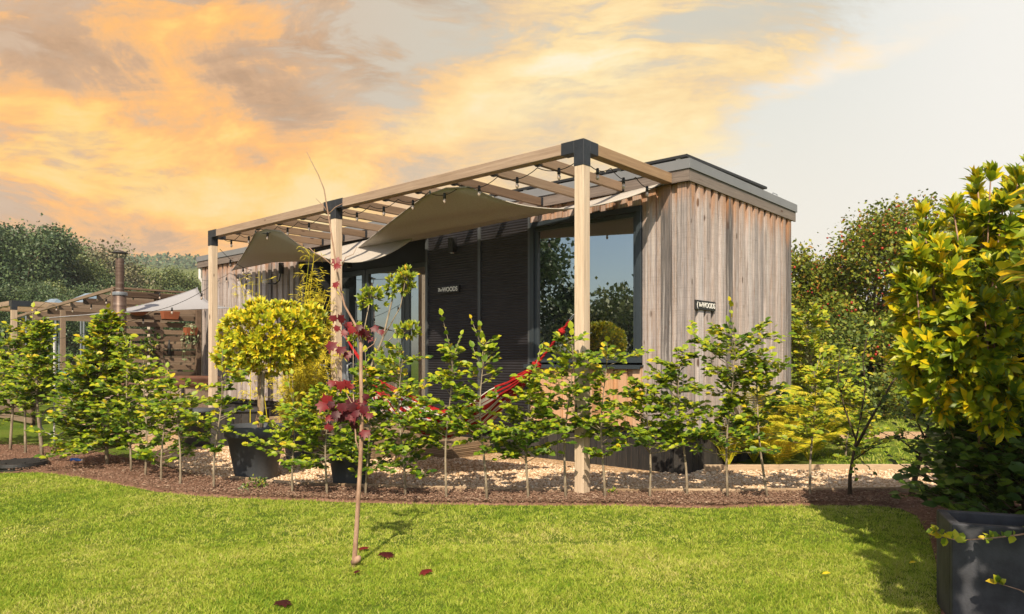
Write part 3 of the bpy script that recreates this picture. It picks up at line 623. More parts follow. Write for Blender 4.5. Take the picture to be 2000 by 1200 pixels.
for a, b in ((PS[0]-h, PS[1]+h), (PS[1]-h, PS[2]+h)):
    m = MB(); m.box(b, a, -h, h, 3.22, 3.327, (.35, random.random(), .3)); obj('beam', m, M['beam_x'], pg, bevel=.004)
for u in (PS[0], PS[2]):
    m = MB(); m.box(u-h, u+h, h, 1.60, 3.219, 3.326); obj('side_beam', m, M['beam_y'], pg, bevel=.004)
u = -.60
while u > -7.0:
    m = MB(); m.box(u-.0225, u+.0225, h+.02, 1.585, 3.225, 3.325); r_ = obj('rafter', m, M['rafter'], pg, bevel=.003)
    m = MB(); m.box(u-.03, u+.03, 1.587, 1.618, 3.235, 3.33); obj('joist_hanger', m, M['black'], r_)
    m = MB(); m.box(u-.03, u+.03, h+.001, h+.018, 3.22, 3.325); m.box(u-.03, u+.03, h+.018, h+.06, 3.214, 3.222)
    obj('joist_hanger', m, M['black'], r_)
    u -= .60

# sails
def sail(label, corners, pulls, mt, name='shade_sail', group=None, n=36, ripple=.0, A1=None):
    A, B_, D_ = [Vector(c) for c in corners]
    c0 = A; t = thing(name, label, 'shade sail', c0, 0, group)
    def pt(b):
        A_ = A if A1 is None else A.lerp(Vector(A1), b[2]/(b[1]+b[2]) if b[1]+b[2] > 1e-6 else .5)
        p = A_*b[0]+B_*b[1]+D_*b[2]
        for (i, j), q in zip(((0,1),(1,2),(2,0)), pulls): p = p+Vector(q)*4*b[i]*b[j]
        if ripple: p.z += ripple*math.sin(b[0]*23+b[1]*9)*b[0]*b[1]*b[2]*14
        return p
    idx = {}; vs = []; fs = []
    for i in range(n+1):
        for j in range(n+1-i): idx[i, j] = len(vs); vs.append(pt((1-(i+j)/n, i/n, j/n))-c0)
    for i in range(n):
        for j in range(n-i):
            fs.append((idx[i,j], idx[i+1,j], idx[i,j+1]))
            if i+j < n-1: fs.append((idx[i+1,j], idx[i+1,j+1], idx[i,j+1]))
    m = MB(); m.add(vs, fs, (.5,.5,.5)); obj('cloth', m, mt, t, smooth=True, solid=.003)
    m = MB()
    for e in (0, 1, 2):
        pts = []
        for k in range(25):
            f = k/24; b = [0, 0, 0]; b[e] = 1-f; b[(e+1) % 3] = f; pts.append(pt(b)-c0)
        m.tube(pts, .007, 5)
    obj('hem', m, mt, t, smooth=True)
    for c in (A, B_, D_): m = MB(); m.lathe([(.008,-.02),(.016,0),(.008,.02)], tuple(c-c0), 8); obj('shackle', m, M['chair'], t)
    return t
sail('taupe shade sail stretched from the front beam to the near cabin corner', (fr(-2.16,.05,3.185), fr(-5.69,1.58,3.02), fr(-.05,1.59,3.23)),
     (UU*.02+Vector((0,0,.02)), VV*-.04+Vector((0,0,-.05)), UU*-.06+VV*.0+Vector((0,0,-.27))), M['sail'], group='taupe sails under the pergola', ripple=.04, A1=fr(-1.62,.05,3.20))
sail('taupe shade sail with a sunlit sagging edge behind the middle pergola post', (fr(-5.98,.04,3.18), fr(-9.7,1.60,3.05), fr(-3.9,1.59,3.24)),
     (UU*.03+Vector((0,0,-.02)), VV*-.04+Vector((0,0,-.04)), UU*-.05+VV*.05+Vector((0,0,-.52))), M['sail'], group='taupe sails under the pergola', ripple=.04, A1=fr(-5.42,.04,3.19))

# festoon lights
def festoon(label, pts, bulbs, sag=.07, name='festoon_lights', par=None):
    o0 = Vector(pts[0]); t = thing(name, label, 'string lights', o0); m = MB()
    for a, b in zip(pts[:-1], pts[1:]):
        a = Vector(a)-o0; b = Vector(b)-o0; q = []
        for k in range(9): f = k/8; p = a.lerp(b, f); p.z -= sag*4*f*(1-f); q.append(p)
        m.tube(q, .0045, 5)
    obj('cable', m, M['blackp'], t)
    for p in bulbs:
        p = Vector(p)-o0
        m = MB(); m.lathe([(0,.035),(.014,.03),(.017,-.03),(.0,-.032)], p, 10); s_ = obj('socket', m, M['blackp'], t, smooth=True)
        m = MB(); m.lathe([(.009,-.03),(.018,-.052),(.018,-.066),(.010,-.083),(0,-.087)], p, 10); obj('bulb', m, M['bulb'], s_, smooth=True)
def fest_line(P_, Q_, n, z, d=0, sag=.05):
    pts = [fr(*P_, z).lerp(fr(*Q_, z), k/n) for k in range(n+1)]; bl = [pts[k].lerp(pts[k+1], .5)-Vector((0,0,sag+.03)) for k in range(n)]
    return pts, bl
p_, b_ = fest_line((-.08, .10), (-7.1, .10), 13, 3.205)
festoon('string of clear bulbs swagged beneath the long front beam of the pergola', p_, b_)
p_, b_ = fest_line((-.07, .12), (-.09, 1.55), 3, 3.205)
festoon('short string of bulbs beneath the near side beam of the pergola', p_, b_)
pz = [fr(-7.2,.1,3.05), fr(-8.2,1.2,2.9), fr(-9.8,1.6,3.0), fr(-11.0,1.6,2.95)]
bz = [pz[0].lerp(pz[1], f)-Vector((0,0,.1)) for f in (.3,.7)]+[pz[1].lerp(pz[2], f)-Vector((0,0,.1)) for f in (.2,.6)]+[pz[2].lerp(pz[3], f)-Vector((0,0,.1)) for f in (.1,.6)]
festoon('string of bulbs running from the far pergola post along the left cladding', pz, bz)

# ------------------------------------------------------------------ deck, step
dk = fthing('deck', 'ribbed timber deck in front of the dark doorway', 'deck', -5.2, 1.0)
def boards(mb, u0, u1, v0, v1, z, th, w=.14):
    v = v0
    while v < v1-.02:
        e = min(v+w-.006, v1); mb.box(u0, u1, v, e, z-th, z-.006); g = v+.004
        c = (random.random(), random.random(), random.random())
        while g < e-.008: mb.box(u0+.001, u1-.001, g, g+.010, z-.007, z, c); g += .019
        v += w
m = MB(); boards(m, -7.1, -3.4, .22, 1.68, .32, .03); boards(m, -7.1, -4.1, 1.682, 2.16, .32, .03); obj('deck_boards', m, M['deck'], dk, off=(-5.2,1.0,0))
m = MB()
for k, z in enumerate((.02, .165)):
    m.box(-7.1, -3.4, .215, .24, z, z+.135); m.box(-3.425, -3.4, .241, 1.66, z, z+.135)
    for q in range(6): m.box(-7.1, -3.4, .207, .2149, z+.008+q*.021, z+.018+q*.021)
obj('deck_riser', m, M['deck'], dk, off=(-5.2,1.0,0))
st = fthing('deck_step', 'low ribbed timber step under the hammock beside the deck', 'step', -3.05, 1.3)
m = MB(); boards(m, -3.395, -2.72, .95, 1.64, .20, .03); obj('step_boards', m, M['deck'], st, off=(-3.05,1.3,0))
m = MB(); m.box(-3.395, -2.72, .945, .97, .0, .168); m.box(-2.745, -2.72, .971, 1.64, .0, .168)
for q in range(7): m.box(-3.395, -2.72, .937, .9449, .008+q*.022, .019+q*.022); m.box(-2.7199, -2.712, .971, 1.64, .008+q*.022, .019+q*.022)
obj('step_riser', m, M['deck'], st, off=(-3.05,1.3,0))

# ------------------------------------------------------------------ hammock
A = at(1119, 618, 6.80); B_ = at(672, 655, 9.2); K1 = at(1048, 713, 7.15); K2 = at(724, 735, 8.75)
hm = thing('hammock', 'red and white striped hammock slung between the front and middle pergola posts', 'hammock', A.lerp(B_, .5)*1)
ho = hm.location.copy()
E1 = at(992, 772, 7.45); E2 = at(755, 775, 8.55)
dl = (E2-E1); side = dl.cross(Vector((0,0,1))).normalized()
def ham(s, t_):
    c = E1.lerp(E2, s); c.z = E1.z*(1-s)+E2.z*s-4*s*(1-s)*.42
    wdt = .30+.42*math.sin(math.pi*min(max(s, .0), 1))**.7; a = (t_-.5)*2
    p = c+side*(-a)*wdt*.72; p.z += (abs(a)**1.8)*(.13+.10*math.sin(math.pi*s))-.05+.012*math.sin(s*30+t_*20)
    return p-ho
m = MB(); NU, NV = 60, 52
vs = [ham(i/NU, j/NV) for j in range(NV+1) for i in range(NU+1)]
fs = [(j*(NU+1)+i, j*(NU+1)+i+1, (j+1)*(NU+1)+i+1, (j+1)*(NU+1)+i) for j in range(NV) for i in range(NU)]
m.add(vs, fs, (0,0,0)); m.c = [(j/NV, 0, 0) for j in range(NV+1) for i in range(NU+1)]
obj('cloth', m, M['hammock'], hm, smooth=True, solid=.004)
m = MB()
for j in range(15):
    e = ham(0, j/14); k = K1-ho; q = [e.lerp(k, f)+Vector((0, 0, -.03*math.sin(math.pi*f))) for f in (0, .3, .6, 1)]
    m.tube(q, [.010, .011, .009, .008], 5)
obj('spreader_cords', m, M['red'], hm)
m = MB()
for j in range(15): e = ham(1, j/14); k = K2-ho; m.tube([e, e.lerp(k, .5), k], .006, 5)
obj('spreader_cords', m, M['red'], hm)
m = MB()
def flare(s, t_):
    e = ham(0, t_); k = K1-ho; p = e.lerp(k, .35+.65*s) ; p.z += .012*math.sin(t_*40)*(1-s); return p
m.grid(flare, 8, 40); obj('gathered_cloth', m, M['red'], hm, smooth=True, solid=.004)
m = MB(); m.tube([ham(1, j/14)+Vector((0,0,.004)) for j in range(15)], .014, 8); obj('spreader_bar', m, M['edge'], hm)
m = MB()
a = A-ho; k = K1-ho; d = (a-k)
for s_ in (-1, 1):
    m.tube([k+d*f+Vector((.006*s_*math.cos(f*40), 0, .006*s_*math.sin(f*40))) for f in np.linspace(0, .92, 40)], .009, 6)
for f, r0 in ((.70, .026), (.0, .040)):
    for q in range(4):
        c = k+d*f+Vector((0,0,.0)); ax = Vector((math.cos(q*1.4), .3, math.sin(q*1.4))).normalized(); x = ax.orthogonal().normalized(); y = ax.cross(x)
        m.tube([c+(x*math.cos(w)+y*math.sin(w))*r0 for w in np.linspace(0, 6.28, 14)], .012, 6)
obj('rope', m, M['red'], hm, smooth=True); m = MB()
b = B_-ho; k = K2-ho
for s_ in (-1, 0, 1): m.tube([k, k.lerp(b, .5)+Vector((.008*s_, 0, .01*s_)), b], .007, 6)
obj('rope', m, M['red'], hm, smooth=True)
m = MB()
for c, q in ((a, d.normalized()), (b, (b-k).normalized())):
    x = q.orthogonal().normalized()
    m = MB(); m.tube([c+q*(.045*math.cos(w)-.02)+x*.016*math.sin(w) for w in np.linspace(0, 6.28, 20)], .005, 6); obj('carabiner', m, M['chair'], hm, smooth=True)

# ------------------------------------------------------------------ plants
def wob(a, b, n=6, amp=.02):
    a = Vector(a); b = Vector(b); q = []
    ph = [random.uniform(0, 6.28) for _ in range(4)]; L = (b-a).length
    for k in range(n+1):
        f = k/n; w = amp*math.sin(math.pi*f) if False else amp*f**.7
        q.append(a.lerp(b, f)+Vector((math.sin(f*5+ph[0])-math.sin(ph[0]), math.sin(f*4+ph[1])-math.sin(ph[1]), 0))*w)
    return q
def spray(start, d, L, nl, size, out, up=.25, zflat=1.0):
    """leafy twig: leaves alternate left and right; appends to out lists"""
    P, D, N = out; d = d.normalized(); s = d.cross(Vector((0,0,1)))
    s = s.normalized() if s.length > .1 else Vector((1,0,0))
    for k in range(nl):
        f = (k+.6)/nl; p = start+d*L*f+Vector((0,0,-.10*L*f*f)); sg = 1 if k % 2 else -1
        a = random.uniform(.5, 1.1); q = d*math.cos(a)+s*sg*math.sin(a)+Vector((0,0,random.uniform(-.25,.2)+up*.2))
        P.append(p+Vector((random.gauss(0,.006), random.gauss(0,.006), random.gauss(0,.006)))); D.append(q)
        N.append(Vector((random.gauss(0,.5), random.gauss(-.75,.5), zflat)))
    P.append(start+d*L); D.append(d); N.append(Vector((0,-.6,1)))
def sapling(name, label, cat, base, H, wid, h0, dens=1.0, size=.062, mt='beech', bk='bark', r0=.013, lean=(0,0), group=None, shape='col', yellow=0, wand=0, up=.5):
    base = Vector(base); t = thing(name, label, cat, base, 0, group); tr = MB()
    top = base+Vector((lean[0], lean[1], H)); path = wob(base-Vector((0,0,.03)), top, 10, .04*H/1.2)
    tr.tube([p-base for p in path], [r0*(1-.82*k/10) for k in range(11)], 8)
    out = ([], [], []); nb = int(25*dens*H/1.2); shape = random.choice(('col', 'cone', 'cone', 'wild')) if shape == 'col' else shape
    def on(f): k = min(int(f*10), 9); return path[k].lerp(path[k+1], f*10-k)
    for i in range(nb):
        f = h0+(1-h0)*((i+random.random())/nb); p = on(min(f, .99))
        az = random.uniform(0, 6.28) if random.random() < .6 else random.choice((0, math.pi))+random.gauss(0, .6)
        g = (f-h0)/(1-h0)
        prof = {'col': (.55+.75*math.sin(math.pi*min(g*.95+.12, 1))), 'top': (.4+1.0*g) if g < .75 else 1.2-.9*(g-.75)/.25, 'cone': 1.3-1.05*g, 'wild': .7+.5*math.sin(g*9+base.x*7)}[shape]
        L = wid*prof*random.choice((.35,.5,.7,.9,1.1,1.35))*random.uniform(.8,1.1); tilt = random.uniform(up-.5, up+.4)
        d = Vector((math.cos(az), math.sin(az)*.75, tilt)).normalized()
        e = p+d*L; mid = p.lerp(e, .5)+Vector((0,0,-.06*L)); tr.tube([p-base, mid-base, e-base], [r0*.32, r0*.22, r0*.1], 4)
        spray(p+d*L*.22, d, L*.8, max(3, int(L*.8/(size*.42))), size, out)
        for q in range(int(2+L*6)):
            f2 = random.uniform(.25, .95); a2 = az+random.choice((-1, 1))*random.uniform(.5, 1.1)
            d2 = Vector((math.cos(a2), math.sin(a2)*.8, random.uniform(-.15, .5))).normalized(); l2 = L*random.uniform(.25, .5)
            s2 = p.lerp(e, f2); tr.tube([s2-base, s2+d2*l2-base], [r0*.14, r0*.07], 3); spray(s2, d2, l2, max(3, int(l2/(size*.42))), size, out)
    for k in range(wand+random.choice((0, 1, 2))):
        f = random.uniform(.8, 1); p = on(f*.99); d = Vector((random.uniform(-.4,.4), random.uniform(-.2,.2), 1)).normalized(); L = random.uniform(.2, .35)
        tr.tube([p-base, p+d*L-base], [.004, .002], 4); spray(p, d, L, 5, size*.7, out)
    obj('trunk', tr, M[bk], t, smooth=True)
    P = np.array([tuple(p) for p in out[0]]); D = np.array([tuple(p) for p in out[1]]); N = np.array([tuple(p) for p in out[2]])
    r = np.clip(rng.random(len(P))*.75+.25*np.clip((P[:, 2]-base.z)/H, 0, 1)+yellow*(rng.random(len(P)) < .4)*.3-.03, 0, 1)
    leaves('foliage', M[mt], P, D, N, size*rng.uniform(.6, 1.3, len(P)), OVAL, t, r, off=base)
    return t
HG = 'beech saplings in the hedge row'
def hp(px, by, ty, wpx, label, h0=None, **k):
    k['dens'] = k.get('dens', 1)*(1.2 if px < 240 else .8 if px < 460 else 1.15 if 600 < px < 900 else .95); wpx *= .92 if px < 240 else .88 if px < 400 else 1.08
    b = gr(px, by); Y = b.y; H = EYE-(ty-HY)/F*Y
    b.z = .02; low = k.pop('low', 890); hl = (EYE-(low-HY)/F*Y)/H
    sapling('beech_sapling', label, 'sapling', b, H, wpx/F*Y, max(hl, .12), group=HG, **k)
hedge = [
 (-30,872,690,70,'beech sapling at the very left edge of the hedge row',dict(dens=1.4,low=840)),
 (20,883,668,52,'left beech sapling standing in bark behind the round black cover',dict(dens=2.4,low=800,r0=.02)),
 (50,890,640,50,'beech sapling with pale trunk right behind the round black cover',dict(dens=2.6,low=800,r0=.018)),
 (82,895,635,34,'beech sapling with thick pale trunk beside the small leafy seedling',dict(dens=2.6,low=800,r0=.024)),
 (210,912,620,74,'largest and bushiest beech in the row with orange tips at its top',dict(dens=5.6,low=895,r0=.022,yellow=.5,size=.068)),
 (256,927,668,44,'slim beech just right of the bushiest one',dict(dens=2.4,low=880)),
 (284,935,700,40,'second slim beech right of the bushiest one with low side shoots',dict(dens=1.8,low=915)),
 (315,945,745,50,'beech sapling between the bushy beech and the hot tub side',dict(dens=1.8,low=915)),
 (352,953,770,52,'short beech sapling below the hot tub rim',dict(dens=1.6,low=860)),
 (418,960,738,50,'beech sapling directly in front of the far pergola post',dict(dens=1.5,low=890)),
 (571,968,800,55,'low spreading beech sapling just right of the wide grey pot',dict(dens=1.7,low=930)),
 (639,973,765,62,'bushy beech sapling in front of the smaller dark pot',dict(dens=2.2,low=905)),
 (714,975,730,58,'slender beech sapling just behind the trunk of the red maple',dict(dens=1.5,low=930)),
 (792,976,690,52,'tall beech sapling in front of the ribbed deck riser',dict(dens=1.5,low=930,wand=1)),
 (872,981,690,50,'beech sapling with bare wand tips in front of the dark panel',dict(dens=1.3,low=880,wand=4)),
 (951,984,672,58,'beech sapling crossing the hammock cloth',dict(dens=.85,low=900,wand=2)),
 (1032,982,750,58,'dense dark green beech sapling left of the front pergola post',dict(dens=2.5,low=905)),
 (1105,980,668,50,'thin beech sapling immediately left of the front pergola post',dict(dens=1.3,low=860)),
 (1182,980,705,58,'beech sapling immediately right of the front pergola post',dict(dens=1.6,low=900)),
 (1269,979,758,66,'beech sapling in front of the cabin window corner',dict(dens=2.0,low=890)),
 (1342,976,690,64,'tallish beech sapling in front of the near cabin corner',dict(dens=2.0,low=870)),
 (1421,980,655,66,'tallest leafy beech sapling below the sign on the end wall',dict(dens=2.2,low=890)),
 (1500,979,700,66,'beech sapling with curved pale trunk in front of the yellow ferns',dict(dens=2.0,low=840,lean=(-.16,0))),
 (1582,976,730,48,'yellowish straight beech sapling right of the ferns',dict(dens=1.3,low=870,mt='beechy')),
]
for px_, by, ty, w, lab, k in hedge: hp(px_, by, ty, w, lab, **k)
# sparse branching small tree and leaning trunk at the right end
def bare_tree(name, label, base, limbs, size, dens, mt, bk='barkd', group=None):
    base = Vector(base); t = thing(name, label, 'small tree', base, 0, group); tr = MB(); out = ([], [], [])
    for pts, r in limbs:
        pts = [Vector(p) for p in pts]; n = len(pts)
        tr.tube([p-base for p in pts], [r*(1-.75*k/(n-1)) for k in range(n)], 7)
        for i in range(int(dens*sum((pts[k+1]-pts[k]).length for k in range(n-1)))):
            k = random.randrange(max(1, n//3) if n > 3 else 0, n-1); p = pts[k].lerp(pts[k+1], random.random())
            d = Vector((random.gauss(0,1), random.gauss(0,.8), random.gauss(.3,.6))).normalized(); L = random.uniform(.1,.28)
            tr.tube([p-base, p+d*L-base], [.004,.0015], 3); spray(p, d, L, random.randint(3, 6), size, out)
    obj('trunk', tr, M[bk], t, smooth=True)
    a = [np.array([tuple(p) for p in q]) for q in out]; leaves('foliage', M[mt], *a, size*rng.uniform(.6, 1.2, len(a[0])), OVAL, t, off=base)
b = gr(1659, 977); Y = b.y
bare_tree('small_tree', 'sparse dark-barked small tree with spreading bare limbs right of the ferns', b, [
  ([b-Vector((0,0,.03)), at(1660,930,Y), at(1668,880,Y), at(1680,820,Y+.05)], .022),
  ([at(1668,880,Y), at(1700,820,Y-.1), at(1735,760,Y-.1), at(1768,712,Y-.15), at(1780,690,Y-.2)], .015),
  ([at(1672,860,Y), at(1650,800,Y+.1), at(1636,740,Y+.1), at(1640,690,Y+.1)], .010),
  ([at(1680,820,Y), at(1690,760,Y+.2), at(1685,700,Y+.2), at(1693,660,Y+.2)], .010),
  ([at(1665,900,Y), at(1710,870,Y-.1), at(1750,860,Y-.1)], .007)], .055, 14, 'beech')
b = gr(1778, 975); Y = b.y
bare_tree('small_tree', 'leaning dark trunk of a small tree at the right end of the gravel', b, [
  ([b-Vector((0,0,.03)), at(1790,920,Y), at(1808,860,Y), at(1822,790,Y)], .03),
  ([at(1800,890,Y), at(1760,860,Y), at(1720,845,Y)], .01), ([at(1808,860,Y), at(1780,800,Y-.1), at(1760,760,Y-.1)], .01)], .055, 26, 'beechd')
# crown-style plants (leaves in tufts over an envelope)
def tufts(P0_, out, dirs, size, n=7, spread=.9):
    P, D, N = out
    for p, d in zip(P0_, dirs):
        d = Vector(d).normalized(); x = d.orthogonal().normalized(); y = d.cross(x); ph = random.random()*6
        for k in range(n):
            a = ph+k*2.4; s = random.uniform(.35, 1)*spread
            q = (d+(x*math.cos(a)+y*math.sin(a))*s).normalized(); P.append(Vector(p)+q*size*.05); D.append(q); N.append(d+Vector((random.gauss(0,.3), random.gauss(-.45,.3), random.gauss(.1,.3))))
def crown(center, rad, n, fill=.35, seed=0):
    c = Vector(center); Ps = []; Ds = []
    rs = random.Random(seed); lump = [(Vector((rs.gauss(0,1), rs.gauss(0,1), rs.gauss(0,1))).normalized(), rs.uniform(-.18,.2)) for _ in range(12)]
    while len(Ps) < n:
        d = Vector((random.gauss(0,1), random.gauss(0,1), random.gauss(0,1))).normalized()
        k = 1+sum(a*max(0, d.dot(l))**4 for l, a in lump); r = k*(random.random()**fill if fill else 1)
        Ps.append(c+Vector((d.x*rad[0], d.y*rad[1], d.z*rad[2]))*r); Ds.append(d+Vector((0,-.35,.45)))
    return Ps, Ds
def envelope(name, label, cat, base, stems, crowns, size, mt, bk='bark', tpl=LANCE, nl=7, group=None, rbias=0.):
    base = Vector(base); t = thing(name, label, cat, base, 0, group); tr = MB(); out = ([], [], [])
    for pts, r in stems: tr.tube([Vector(p)-base for p in pts], [r*(1-.5*k/(len(pts)-1)) for k in range(len(pts))], 8)
    for ci, (c, rad, n, fill) in enumerate(crowns):
        Ps, Ds = crown(c, rad, n, fill, ci+3); tufts(Ps, out, Ds, size, nl)
        if stems:
            o = Vector(stems[min(ci, len(stems)-1)][0][-1])-base
            for p in Ps[::6]: tr.tube([o, o.lerp(p-base, .5)+Vector((0,0,.02)), p-base], [.006,.004,.002], 3)
    if stems: obj('trunk', tr, M[bk], t, smooth=True)
    a = [np.array([tuple(p) for p in q]) for q in out]
    leaves('foliage', M[mt], *a, size*rng.uniform(.6, 1.15, len(a[0])), tpl, t, np.clip(rng.random(len(a[0]))+rbias, 0, 1), off=base)
    return t
# pots
def pot(label, base, r0, r1, H, group):
    t = thing('plant_pot', label, 'plant pot', base, 0, group); m = MB()
    m.lathe([(0,0),(r0,0),(r0*1.02,.01),(r1*.93,H*.8),(r1*.97,H*.80),(r1*1.02,H*.815),(r1*1.03,H*.98),(r1*1.01,H),(r1*.93,H),(r1*.90,H*.86),(r1*.8,H*.5)], n=56)
    obj('body', m, M['potgrey'], t, smooth=True)
    m = MB(); m.lathe([(0,H*.87),(r1*.5,H*.88),(r1*.905,H*.86)], n=30); obj('soil', m, M['soilin'], t)
pb1 = gr(500, 936); pb1.z = 0; pot('wide tapered dark grey plant pot holding the clipped golden standard', pb1, .205, .315, .58, 'tapered grey pots')
pb2 = gr(684, 949); pot('narrower dark grey plant pot in shade behind the red maple trunk', pb2, .165, .235, .52, 'tapered grey pots')
Y = pb1.y; c = at(528, 658, Y)
envelope('standard_tree', 'golden-green ball-headed standard tree growing in the wide grey pot', 'tree', pb1+Vector((0,0,.50)),
  [([pb1+Vector((.05,0,.48)), at(512,800,Y), at(514,735,Y), at(520,690,Y)], .028)], [(c, (.50,.48,.35), 640, .28), (at(600,640,Y), (.22,.3,.24), 120, .3), (at(460,690,Y), (.2,.25,.2), 90, .3)], .078, 'bay', nl=9, rbias=.08)
m = MB()
t = thing('tree_stake', 'square wooden stake beside the standard tree in the wide grey pot', 'stake', pb1+Vector((.02,.06,.4)))
m.box(-.018,.018,-.018,.018,0,.75); obj('stake_post', m, M['edge'], t, off=(0,0,0))
# tufted shrub in pot 2
Y = pb2.y; b = pb2+Vector((.03,0,.45))
envelope('potted_shrub', 'open branching shrub with yellow-green leaf tufts in the smaller dark pot', 'shrub', b,
  [([b, at(715,740,Y), at(748,660,Y), at(765,590,Y), at(772,560,Y)], .014), ([b, at(700,760,Y), at(712,640,Y), at(722,590,Y)], .009), ([at(735,690,Y), at(770,655,Y), at(805,645,Y)], .006), ([b, at(690,700,Y), at(690,655,Y)], .006), ([at(748,660,Y), at(782,600,Y), at(792,548,Y)], .007), ([at(715,740,Y), at(745,700,Y)], .004)],
  [(at(772,560,Y), (.10,.1,.09), 34, .4), (at(725,585,Y), (.12,.12,.14), 44, .4), (at(800,645,Y), (.13,.12,.06), 34, .4), (at(700,650,Y), (.10,.12,.10), 26, .4), (at(792,548,Y), (.10,.10,.11), 40, .4), (at(755,695,Y), (.16,.12,.06), 18, .4)], .062, 'shrub', nl=8)
# bamboo
def bamboo(label, base, top_pts, n):
    base = Vector(base); t = thing('bamboo', label, 'bamboo', base); tr = MB(); out = ([], [], [])
    for k in range(n):
        e = Vector(random.choice(top_pts))+Vector((random.gauss(0,.10), random.gauss(0,.12), random.gauss(-.15,.25)))
        s = base+Vector((random.gauss(0,.09), random.gauss(0,.09), 0)); q = [s.lerp(e, f)+Vector(((e-s).x*(f*f-f)*.6, 0, 0)) for f in (0,.25,.5,.75,1)]
        tr.tube([p-base for p in q], [.006,.006,.005,.004,.002], 5)
        for i in range(30):
            f = random.uniform(.22, 1); j = min(int(f*4), 3); p = q[j].lerp(q[j+1], f*4-j); a = random.random()*6.28
            d = Vector((math.cos(a), math.sin(a), random.uniform(-.1,.8))).normalized(); L = random.uniform(.05,.2)
            tr.tube([p-base, p+d*L-base], [.002,.001], 3)
            for w in range(4):
                out[0].append(p+d*L*random.uniform(.5,1)); out[1].append(d+Vector((random.gauss(0,.5), random.gauss(0,.5), random.gauss(-.3,.4)))); out[2].append(Vector((random.gauss(0,.5), -.3, 1)))
    obj('culm', tr, M['bamboo'], t); a = [np.array([tuple(p) for p in q]) for q in out]
    leaves('foliage', M['bamboo'], *a, rng.uniform(.055, .105, len(a[0])), (BLADE[0]*np.array([1.15, 1, 1]), BLADE[1]), t, off=base)
bb = at(585, 880, 9.3); bb.z = .35
t = pot('round dark grey pot under the yellow bamboo clump', bb-Vector((0,0,.35)), .16, .22, .40, 'tapered grey pots')
bamboo('yellow-green bamboo clump rising behind the golden standard tree', bb, [at(625,540,9.1), at(600,620,9.1), at(580,640,9.1), at(570,650,9.3), at(630,560,9.3), at(590,700,9.2), at(610,720,9.2), at(560,720,9.3), at(640,660,9.1), at(620,740,9.1)], 80)
b2 = at(505, 880, 9.6); b2.z = .3
pot('small round dark pot at the foot of the tall thin bamboo', b2-Vector((0,0,.3)), .13, .18, .34, 'tapered grey pots')
bamboo('tall thin bamboo stems with wispy tips beside the far pergola post', b2, [at(488,480,9.5), at(500,505,9.5), at(492,560,9.5)], 4)

# red maple
mb_ = gr(693, 1107); Y = mb_.y
mp = thing('maple_sapling', 'young maple with dark red leaves and a long bare crooked whip on the lawn', 'sapling', mb_)
tr = MB()
def mt_(pts, r0, r1):
    q = [at(x, y, Y+dy)-mb_ for x, y, dy in pts]; tr.tube(q, [r0+(r1-r0)*k/(len(q)-1) for k in range(len(q))], 9)
mt_([(690,1112,0),(692,1095,0),(696,1040,0),(699,990,0),(704,900,0),(707,820,0),(705,740,0),(705,690,0),(704,664,0)], .017, .010)
tr.tube([at(690,1100,Y)-mb_, at(699,1092,Y-.02)-mb_, at(702,1088,Y-.03)-mb_], [.02,.022,.012], 8)
mt_([(704,672,0),(697,640,0),(687,622,0),(673,597,0),(667,572,0),(657,522,0),(650,475,0),(642,425,0),(633,370,0),(622,342,0),(608,315,0),(599,297,0)], .008, .002)
mt_([(642,418,0),(632,403,0),(617,388,0)], .003, .0015); mt_([(642,418,0),(655,405,0),(673,396,0)], .003, .0015)
mt_([(651,520,0),(630,502,0),(612,492,0),(604,484,0)], .004, .002); mt_([(668,520,-.02),(675,503,-.02),(690,497,-.02),(697,482,-.02)], .003, .0015)
mt_([(703,885,0),(695,860,0),(692,800,0),(690,770,0)], .006, .003); mt_([(704,800,0),(685,785,0),(675,765,0)], .004, .002); mt_([(705,690,0),(730,672,0),(735,660,0)], .004, .002)
obj('trunk', tr, M['barkr'], mp, smooth=True)
ml = [(655,515,30,0),(662,525,26,1),(655,560,24,0),(666,627,34,0),(650,625,26,0),(660,645,24,0),(650,682,40,0),(668,690,36,0),(678,698,30,1),(690,648,32,0),(703,652,34,0),(716,655,30,0),(728,648,28,0),(680,640,26,0),
      (678,755,34,0),(665,757,36,0),(640,788,46,0),(633,800,40,0),(652,800,34,0),(668,800,36,0),(690,792,40,0),(700,800,40,1),(712,805,36,0),(655,815,34,0),(670,822,36,0),(688,820,40,0),(692,836,32,0),(648,822,30,0),(676,808,38,0),(715,852,34,0),(684,800,34,0),(695,812,30,0),(708,790,30,0)]
ml += [(x+random.gauss(0,14), y+random.gauss(0,12), s*.75, f) for x, y, s, f in ml[9:] if random.random() < .8]
P = []; D = []; N = []; Sz = []
for x, y, s, f in ml:
    P.append(tuple(at(x, y-s*.35, Y+random.uniform(-.06,.06)))); D.append((random.gauss(0,.35), random.gauss(-.35,.3), -1)); N.append((random.gauss(0,.3), -1, .75)); Sz.append(s/F*Y*.62)
leaves('foliage', M['maple'], P, D, N, np.array(Sz), MAPLE, mp, off=mb_)
fl = [(750,1091,.11,'largest dark red fallen leaf just right of the maple base'),(712,1078,.07,'small curled dark red leaf beside the maple trunk'),(838,1124,.08,'fallen red leaf lying alone right of the maple'),(550,1187,.09,'faded red fallen leaf at the bottom left of the lawn'),(700,1124,.04,'tiny red leaf scrap just below the maple base')]
for x, y, s, lab in fl:
    p = gr(x, y); o = leaves('fallen_leaf', M['maple'], [(0,-s*.4,.022)], [(random.gauss(0,.5), 1, .12)], [(0,-.35,1)], np.array([s]), MAPLE)
    o.location = p; tag(o, lab, 'leaf', 'fallen maple leaves on the lawn')
